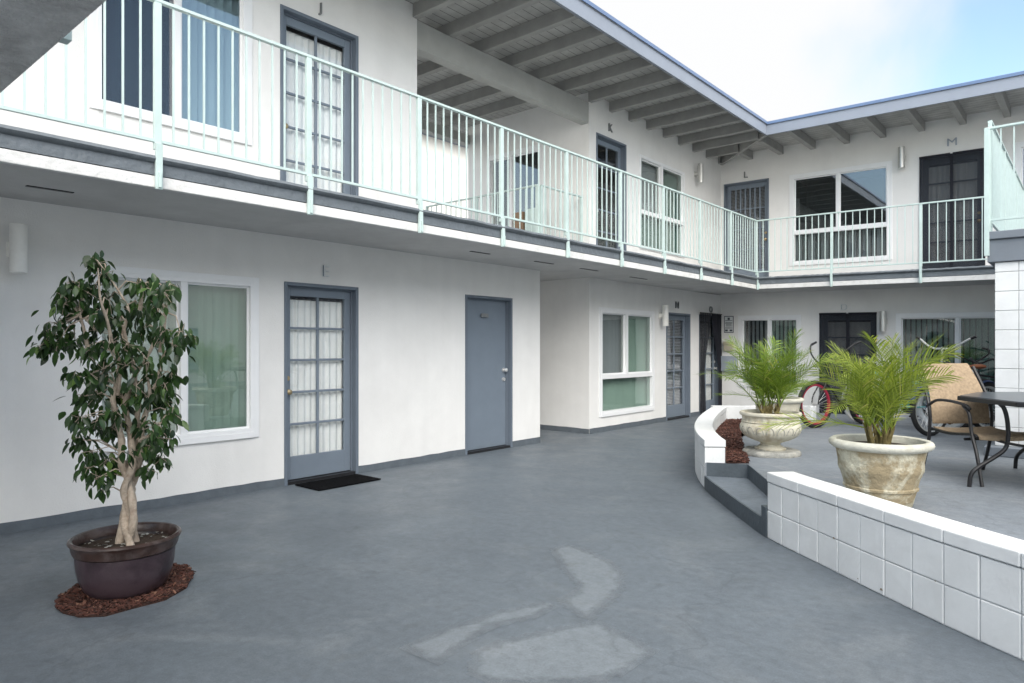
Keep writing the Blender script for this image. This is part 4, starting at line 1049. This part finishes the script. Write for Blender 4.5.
tb_=thing('patio_table','dark metal patio table with curved black legs at the right edge','table',(-.1,7.4,.26))
c0=Vector((-.93,6.95,0)); P=[c0]; ang=-50
for k in range(7):
    P.append(P[-1]+Vector((math.cos(R(ang)),math.sin(R(ang)),0))*.70); ang+=45
P=[(p.x,p.y) for p in P]
cen=Vector((sum(p[0] for p in P)/8,sum(p[1] for p in P)/8,0))
b=MB(); b.prism(P,.945,.982); b.build('table_rim',M['black'],tb_,bevel=.006)
b=MB(); P2=[tuple((cen+(Vector((*p,0))-cen)*.975)[:2]) for p in P]; b.prism(P2,.982,.986); b.build('table_top',M['tabletop'],tb_)
for k in range(4):
    a=R(216+90*k)
    pts=None
    d=Vector((math.cos(a),math.sin(a),0))
    foot=cen+d*.74; 
    prof_=[(.70,.945),(.66,.90),(.635,.80),(.63,.66),(.655,.57),(.74,.50),(.86,.42),(.915,.36),(.93,.26)]
    b=MB(); b.tube(bez([(*(cen+d*q)[:2],z) for q,z in prof_],6),.0165,10); b.build('leg',M['black'],tb_,smooth=True)
b=MB(); ring=[]
for k in range(33): ring.append((cen.x+.64*math.cos(2*math.pi*k/32),cen.y+.64*math.sin(2*math.pi*k/32),.62))
b.tube(ring,.011,8,cap=False); b.build('leg_ring',M['black'],tb_,smooth=True)

# ------------------------------------------------------------------ bicycles
def bicycle(label,pos,rz,frame,rim,tyre,bars='cruiser',barmat='chrome',seat='black',steer=0.0,fender=False,rack=False,tilt=0.0,stem=.12):
    t=thing('bicycle',label,'bicycle',(pos[0],pos[1],pos[2]),rz,'bicycles parked on the patio'); t.rotation_euler=(tilt,0,rz)
    RW=.335; wb=1.08
    F=Vector((wb/2,0,RW)); Bk=Vector((-wb/2,0,RW)); bb=Vector((-.09,0,.29)); st=Vector((-.24,0,.74)); hd=Vector((.33,0,.80)); hb=Vector((.37,0,.66))
    def ring(c,rad,r_,mp,n=40,m_=8):
        b=MB(); vs=[]
        for i in range(n):
            a=2*math.pi*i/n
            for j in range(m_):
                q=2*math.pi*j/m_; rr_=rad+r_*math.cos(q); vs.append(mp(Vector((rr_*math.cos(a),r_*math.sin(q),rr_*math.sin(a))))+c)
        b.add(vs,[(i*m_+j,i*m_+(j+1)%m_,((i+1)%n)*m_+(j+1)%m_,((i+1)%n)*m_+j) for i in range(n) for j in range(m_)]); return b
    for c,sa in ((F,steer),(Bk,0)):
        rot=Matrix.Rotation(sa,3,'Z'); mp=lambda v:rot@v
        w=MB(); w.tube([c+mp(Vector((0,-.045,0))),c+mp(Vector((0,.045,0)))],.02,10)
        wo=w.build('wheel',M['chrome'],t,local=True)
        ring(c,RW-.028,.030,mp).build('tyre',M[tyre],wo,smooth=True,local=True)
        rb=MB(); n=48; vs=[]
        for i in range(n):
            a=2*math.pi*i/n
            for (rr_,yy) in ((RW-.052,-.02),(RW-.052,.02),(RW-.078,.013),(RW-.078,-.013)): vs.append(mp(Vector((rr_*math.cos(a),yy,rr_*math.sin(a))))+c)
        rb.add(vs,[(i*4+j,i*4+(j+1)%4,((i+1)%n)*4+(j+1)%4,((i+1)%n)*4+j) for i in range(n) for j in range(4)]); rb.build('rim',M[rim],wo,local=True)
        sp_=MB()
        for i in range(28):
            a=2*math.pi*i/28; yy=.03*(1 if i%2 else -1); sp_.tube([c+mp(Vector((.02*math.cos(a+.5),yy,.02*math.sin(a+.5)))),c+mp(Vector(((RW-.07)*math.cos(a),0,(RW-.07)*math.sin(a))))],.0014,3)
        sp_.build('spokes',M['chrome'],wo,local=True)
        if fender:
            fb=MB(); vs=[]; k=20
            for i in range(k+1):
                a=R(20)+R(150)*i/k
                for yy,dr_ in ((-.032,-.012),(0,.004),(.032,-.012)): vs.append(mp(Vector(((RW+.022+dr_)*math.cos(a),yy,(RW+.022+dr_)*math.sin(a))))+c)
            fb.add(vs,[(i*3+j,i*3+j+1,i*3+j+4,i*3+j+3) for i in range(k) for j in range(2)]); fb.build('fender',M[frame],wo,smooth=True,local=True,recalc=False)
    b=MB(); top=Vector((.345,0,.75))
    b.tube(bez([top,(.05,0,.70),st-Vector((0,0,.12))]),.015,10); b.tube(bez([hb,(.15,0,.50),(0,0,.33),bb]),.018,10); b.tube([bb,st],.015,10)
    for s in (-1,1): b.tube([bb+Vector((0,.03*s,0)),Bk+Vector((0,.055*s,0))],.009,8); b.tube([st+Vector((0,.02*s,-.08)),Bk+Vector((0,.055*s,0))],.008,8)
    b.tube([hb+Vector((.005,0,-.02)),hd],.02,10); b.build('frame',M[frame],t,smooth=True,local=True)
    rot=Matrix.Rotation(steer,3,'Z')
    b=MB(); crown=hb+Vector((.01,0,-.03))
    for s in (-1,1): b.tube(bez([crown,crown+rot@Vector((.0,.05*s,-.02)),F+rot@Vector((-.03,.055*s,.12)),F+rot@Vector((0,.055*s,0))]),.010,8)
    b.build('fork',M[frame],t,smooth=True,local=True)
    b=MB(); s0=hd+Vector((-.015,0,stem)); b.tube([hd,s0],.013,8)
    if bars=='cruiser':
        pts=[(-.30,.36,.20),(-.16,.35,.18),(-.02,.26,.12),(.03,.10,.03),(.03,0,.0),(.03,-.10,.03),(-.02,-.26,.12),(-.16,-.35,.18),(-.30,-.36,.20)]
    elif bars=='high':
        pts=[(-.24,.37,.31),(-.12,.355,.27),(-.01,.26,.15),(.03,.12,.03),(.03,0,.0),(.03,-.12,.03),(-.01,-.26,.15),(-.12,-.355,.27),(-.24,-.37,.31)]
    elif bars=='ape':
        pts=[(-.06,.40,.13),(-.04,.33,.10),(.0,.20,.02),(.0,.10,-.02),(.0,0,-.02),(.0,-.10,-.02),(.0,-.20,.02),(-.04,-.33,.10),(-.06,-.40,.13)]
    else:
        pts=[(-.08,.31,.06),(-.02,.2,.05),(.01,.08,.0),(.01,0,.0),(.01,-.08,.0),(-.02,-.2,.05),(-.08,-.31,.06)]
    pp=[s0+rot@Vector(p) for p in pts]; b.tube(bez(pp),.0115,8); ho=b.build('handlebar',M[barmat],t,smooth=True,local=True)
    for q in (0,-1):
        e=pp[q]; e2=pp[1 if q==0 else -2]; g=MB(); g.tube([e,e.lerp(e2,.9 if bars in ('cruiser','high') else .8)],.0165,10); g.build('grip',M['black'],ho,smooth=True,local=True)
    b=MB(); top_=st+Vector((-.03,0,.12)); b.tube([st,top_],.012,8); b.build('seat_post',M['chrome'],t,local=True)
    b=MB(); vs=[]; prof_=[(-.15,.075,.03),(-.11,.105,.035),(-.04,.09,.028),(.03,.045,.022),(.09,.022,.018),(.14,.012,.012)]
    for (x,w_,h_) in prof_:
        for j in range(10):
            a=2*math.pi*j/10; vs.append(top_+Vector((x,w_*math.cos(a),.02+h_*math.sin(a))))
    k=len(prof_); b.add(vs,[(i*10+j,i*10+(j+1)%10,(i+1)*10+(j+1)%10,(i+1)*10+j) for i in range(k-1) for j in range(10)]+[tuple(range(10)),tuple(range((k-1)*10,k*10))]); b.build('saddle',M[seat],t,smooth=True,local=True)
    b=MB(); b.tube([bb+Vector((0,-.02,0)),bb+Vector((0,-.028,0))],.09,28); 
    for s,a in ((-1,R(40)),(1,R(220))):
        e=bb+Vector((.17*math.cos(a),.07*s,.17*math.sin(a))); b.tube([bb+Vector((0,.06*s,0)),e],.009,6); b.box(e.x-.045,e.x+.045,e.y+(0 if s>0 else -.09),e.y+(.09 if s>0 else 0),e.z-.012,e.z+.012)
    b.tube([bb+Vector((0,-.07,0)),bb+Vector((0,.07,0))],.014,8); b.build('crank',M['black'],t,smooth=True,local=True)
    if rack:
        b=MB()
        for yy in (-.07,0,.07): b.tube([(-.3,yy,.72),(-.85,yy,.72)],.006,6)
        for xx in (-.32,-.5,-.68,-.84): b.tube([(xx,-.075,.72),(xx,.075,.72)],.006,6)
        for s in (-1,1): b.tube([Bk+Vector((0,.06*s,0)),(-.62,.07*s,.72)],.006,6)
        b.build('rack',M['black'],t,local=True)
    return t
PZ=.26
def gp(px,py): p=onZ(px,py,PZ); return p
# front wheel contact points measured on the patio; bicycle origin is half a wheelbase behind
def place(px,py,head,**k):
    p=gp(px,py); hx,hy=math.cos(head),math.sin(head); return bicycle(pos=(p[0]-hx*.54,p[1]-hy*.54,PZ),rz=head,**k)
place(815,428,R(-111),label='black cruiser bicycle with red rims beside the fluted urn',frame='black',rim='redrim',tyre='tyre',barmat='black',bars='high',steer=R(-3),tilt=0,stem=.10)
place(862,424,R(168),label='teal bicycle with white tyres behind the yellow green palm',frame='teal',rim='silver',tyre='whitetyre',bars='flat',steer=R(-10))
place(930,436,R(-118),label='bicycle with wide silver handlebars behind the tan chair',frame='navy',rim='silver',tyre='tyre',bars='ape',seat='brown',fender=True,steer=R(0),stem=.34)
place(962,428,R(-150),label='black bicycle with a rear rack next to the block pier',frame='black',rim='black',tyre='tyre',bars='flat',barmat='black',seat='brown',rack=True,fender=True,steer=R(10))
place(985,424,R(-40),label='rearmost black bicycle partly hidden by the block pier',frame='black',rim='black',tyre='tyre',bars='cruiser',barmat='black',rack=True,steer=R(-10))

# ------------------------------------------------------------------ neighbours seen through the passage and in the window reflections
nb=thing('neighbour_house','bright white house seen through the upper passage','house',(-17,12,0))
b=MB(); b.box(-22,-15,11.5,26,0,7.6); b.build('wall',M['stucco_far'],nb)
b=MB(); b.box(-22.5,-14.6,11.2,26.5,7.6,7.9); b.build('roof',M['fascia'],nb)
sw=thing('street_wing','long low white wing behind the camera closing the courtyard','building',(0,-15,0))
b=MB(); b.box(-12,14,-17,-15,0,3.3); b.build('wall',M['stucco'],sw)
b=MB(); b.box(-12.4,14.4,-17.3,-14.4,3.3,3.5); b.build('roof',M['fascia'],sw)
for k in range(5): b=MB(); b.box(-8+4*k,-6.4+4*k,-14.998,-14.96,.8,2.2); b.build('window',M['glass_blue'],sw)
ew=thing('opposite_wing','white two storey wing on the far side of the courtyard','building',(9,3,0))
b=MB(); b.box(9,12,-8,12.4,0,5.5); b.build('wall',M['stucco'],ew)
b=MB(); b.box(7.6,12.4,-8.4,12.4,5.5,5.75); b.build('roof',M['fascia'],ew)
b=MB(); b.box(7.8,9,-8,8.6,2.5,2.7); b.build('balcony_slab',M['soffit'],ew)
for k in range(6):
    y=-6+2.9*k
    for z in (.6,3.3): b=MB(); b.box(8.96,8.998,y,y+1.5,z,z+1.4); b.build('window',M['glass_blue'],ew)

# ------------------------------------------------------------------ world, sun, camera
w=bpy.data.worlds.new('World'); scene.world=w; w.use_nodes=True; nt=w.node_tree; N=nt.nodes; L=nt.links; N.clear()
SUN_EL=R(33); SUN_AZ=Vector((.75,-.66,0)).normalized()      # from the open side behind and to the right of the camera
out=N.new('ShaderNodeOutputWorld'); bg=N.new('ShaderNodeBackground'); L.new(bg.outputs[0],out.inputs[0]); bg.inputs[1].default_value=.13
dsun_=-(SUN_AZ*math.cos(SUN_EL)+Vector((0,0,math.sin(SUN_EL))))
sky=N.new('ShaderNodeTexSky'); sky.sky_type='NISHITA'; sky.sun_disc=False; sky.sun_elevation=SUN_EL; sky.sun_rotation=math.atan2(SUN_AZ.x,SUN_AZ.y)
sky.dust_density=1.2; sky.air_density=1.2
tc=N.new('ShaderNodeTexCoord')
n1=N.new('ShaderNodeTexNoise'); n1.inputs['Scale'].default_value=3.2; n1.inputs['Detail'].default_value=8; n1.inputs['Distortion'].default_value=.4; L.new(tc.outputs['Generated'],n1.inputs['Vector'])
D0=Vector(ray(1075,20)).normalized()
vm=N.new('ShaderNodeVectorMath'); vm.operation='DISTANCE'; vm.inputs[1].default_value=D0; L.new(tc.outputs['Generated'],vm.inputs[0])
ad=N.new('ShaderNodeMath'); ad.operation='MULTIPLY_ADD'; ad.inputs[1].default_value=.42; L.new(n1.outputs['Fac'],ad.inputs[0]); L.new(vm.outputs['Value'],ad.inputs[2])
m1=N.new('ShaderNodeMapRange'); m1.interpolation_type='SMOOTHSTEP'; m1.inputs[1].default_value=.28; m1.inputs[2].default_value=.46; L.new(ad.outputs[0],m1.inputs[0])
# second clear patch low in the sky behind the camera
D1=Vector((-.2,-.9,.42)).normalized()
vm2=N.new('ShaderNodeVectorMath'); vm2.operation='DISTANCE'; vm2.inputs[1].default_value=D1; L.new(tc.outputs['Generated'],vm2.inputs[0])
m2=N.new('ShaderNodeMapRange'); m2.interpolation_type='SMOOTHSTEP'; m2.inputs[1].default_value=.4; m2.inputs[2].default_value=.75; L.new(vm2.outputs['Value'],m2.inputs[0])
mu0=N.new('ShaderNodeMath'); mu0.operation='MULTIPLY'; L.new(m1.outputs[0],mu0.inputs[0]); L.new(m2.outputs[0],mu0.inputs[1])
vm3=N.new('ShaderNodeVectorMath'); vm3.operation='DISTANCE'; vm3.inputs[1].default_value=Vector((.87,.37,.38)).normalized(); L.new(tc.outputs['Generated'],vm3.inputs[0])
m4=N.new('ShaderNodeMapRange'); m4.interpolation_type='SMOOTHSTEP'; m4.inputs[1].default_value=.3; m4.inputs[2].default_value=.6; L.new(vm3.outputs['Value'],m4.inputs[0])
mu=N.new('ShaderNodeMath'); mu.operation='MULTIPLY'; L.new(mu0.outputs[0],mu.inputs[0]); L.new(m4.outputs[0],mu.inputs[1])
mx=N.new('ShaderNodeMix'); mx.data_type='RGBA'; L.new(mu.outputs[0],mx.inputs[0]); L.new(sky.outputs[0],mx.inputs[6]); vd=N.new('ShaderNodeVectorMath'); vd.operation='DOT_PRODUCT'; vd.inputs[1].default_value=tuple(-dsun_); L.new(tc.outputs['Generated'],vd.inputs[0])
m3=N.new('ShaderNodeMapRange'); m3.interpolation_type='SMOOTHSTEP'; m3.inputs[1].default_value=.15; m3.inputs[2].default_value=.95; L.new(vd.outputs['Value'],m3.inputs[0])
cm=N.new('ShaderNodeMix'); cm.data_type='RGBA'; vb=N.new('ShaderNodeVectorMath'); vb.operation='DOT_PRODUCT'; vb.inputs[1].default_value=tuple(Vector((-.85,-.45,.3)).normalized()); L.new(tc.outputs['Generated'],vb.inputs[0])
m5=N.new('ShaderNodeMapRange'); m5.interpolation_type='SMOOTHSTEP'; m5.inputs[1].default_value=.45; m5.inputs[2].default_value=.95; L.new(vb.outputs['Value'],m5.inputs[0])  # brighter cloud zone added out of view to light the upper passage
mxm=N.new('ShaderNodeMath'); mxm.operation='MAXIMUM'; L.new(m3.outputs[0],mxm.inputs[0]); L.new(m5.outputs[0],mxm.inputs[1]); L.new(mxm.outputs[0],cm.inputs[0]); cm.inputs[6].default_value=(3.5,3.52,3.54,1); cm.inputs[7].default_value=(14,13.7,13.2,1); L.new(cm.outputs[2],mx.inputs[7])
L.new(mx.outputs[2],bg.inputs[0])
sl=bpy.data.lights.new('sun','SUN'); sl.energy=1.0; sl.angle=R(40); sl.color=(1,.955,.89)
so=bpy.data.objects.new('sun',sl); COL.objects.link(so)
dirv=-(SUN_AZ*math.cos(SUN_EL)+Vector((0,0,math.sin(SUN_EL)))); so.rotation_euler=dirv.to_track_quat('-Z','Y').to_euler()
cam=bpy.data.cameras.new('camera'); co=bpy.data.objects.new('camera',cam); COL.objects.link(co); scene.camera=co
cam.sensor_width=36; cam.lens=36*FX/1024; cam.clip_start=.05; cam.clip_end=500; cam.shift_y=(HY-341.5)/1024
co.location=(0,0,H); co.rotation_euler=(R(90),0,R(40.56))
vs=scene.view_settings; vs.view_transform='Standard'; vs.look='None'; vs.exposure=1.12; vs.gamma=1; vs.use_curve_mapping=False
scene.cycles.max_bounces=10; scene.cycles.diffuse_bounces=7; scene.cycles.transparent_max_bounces=12
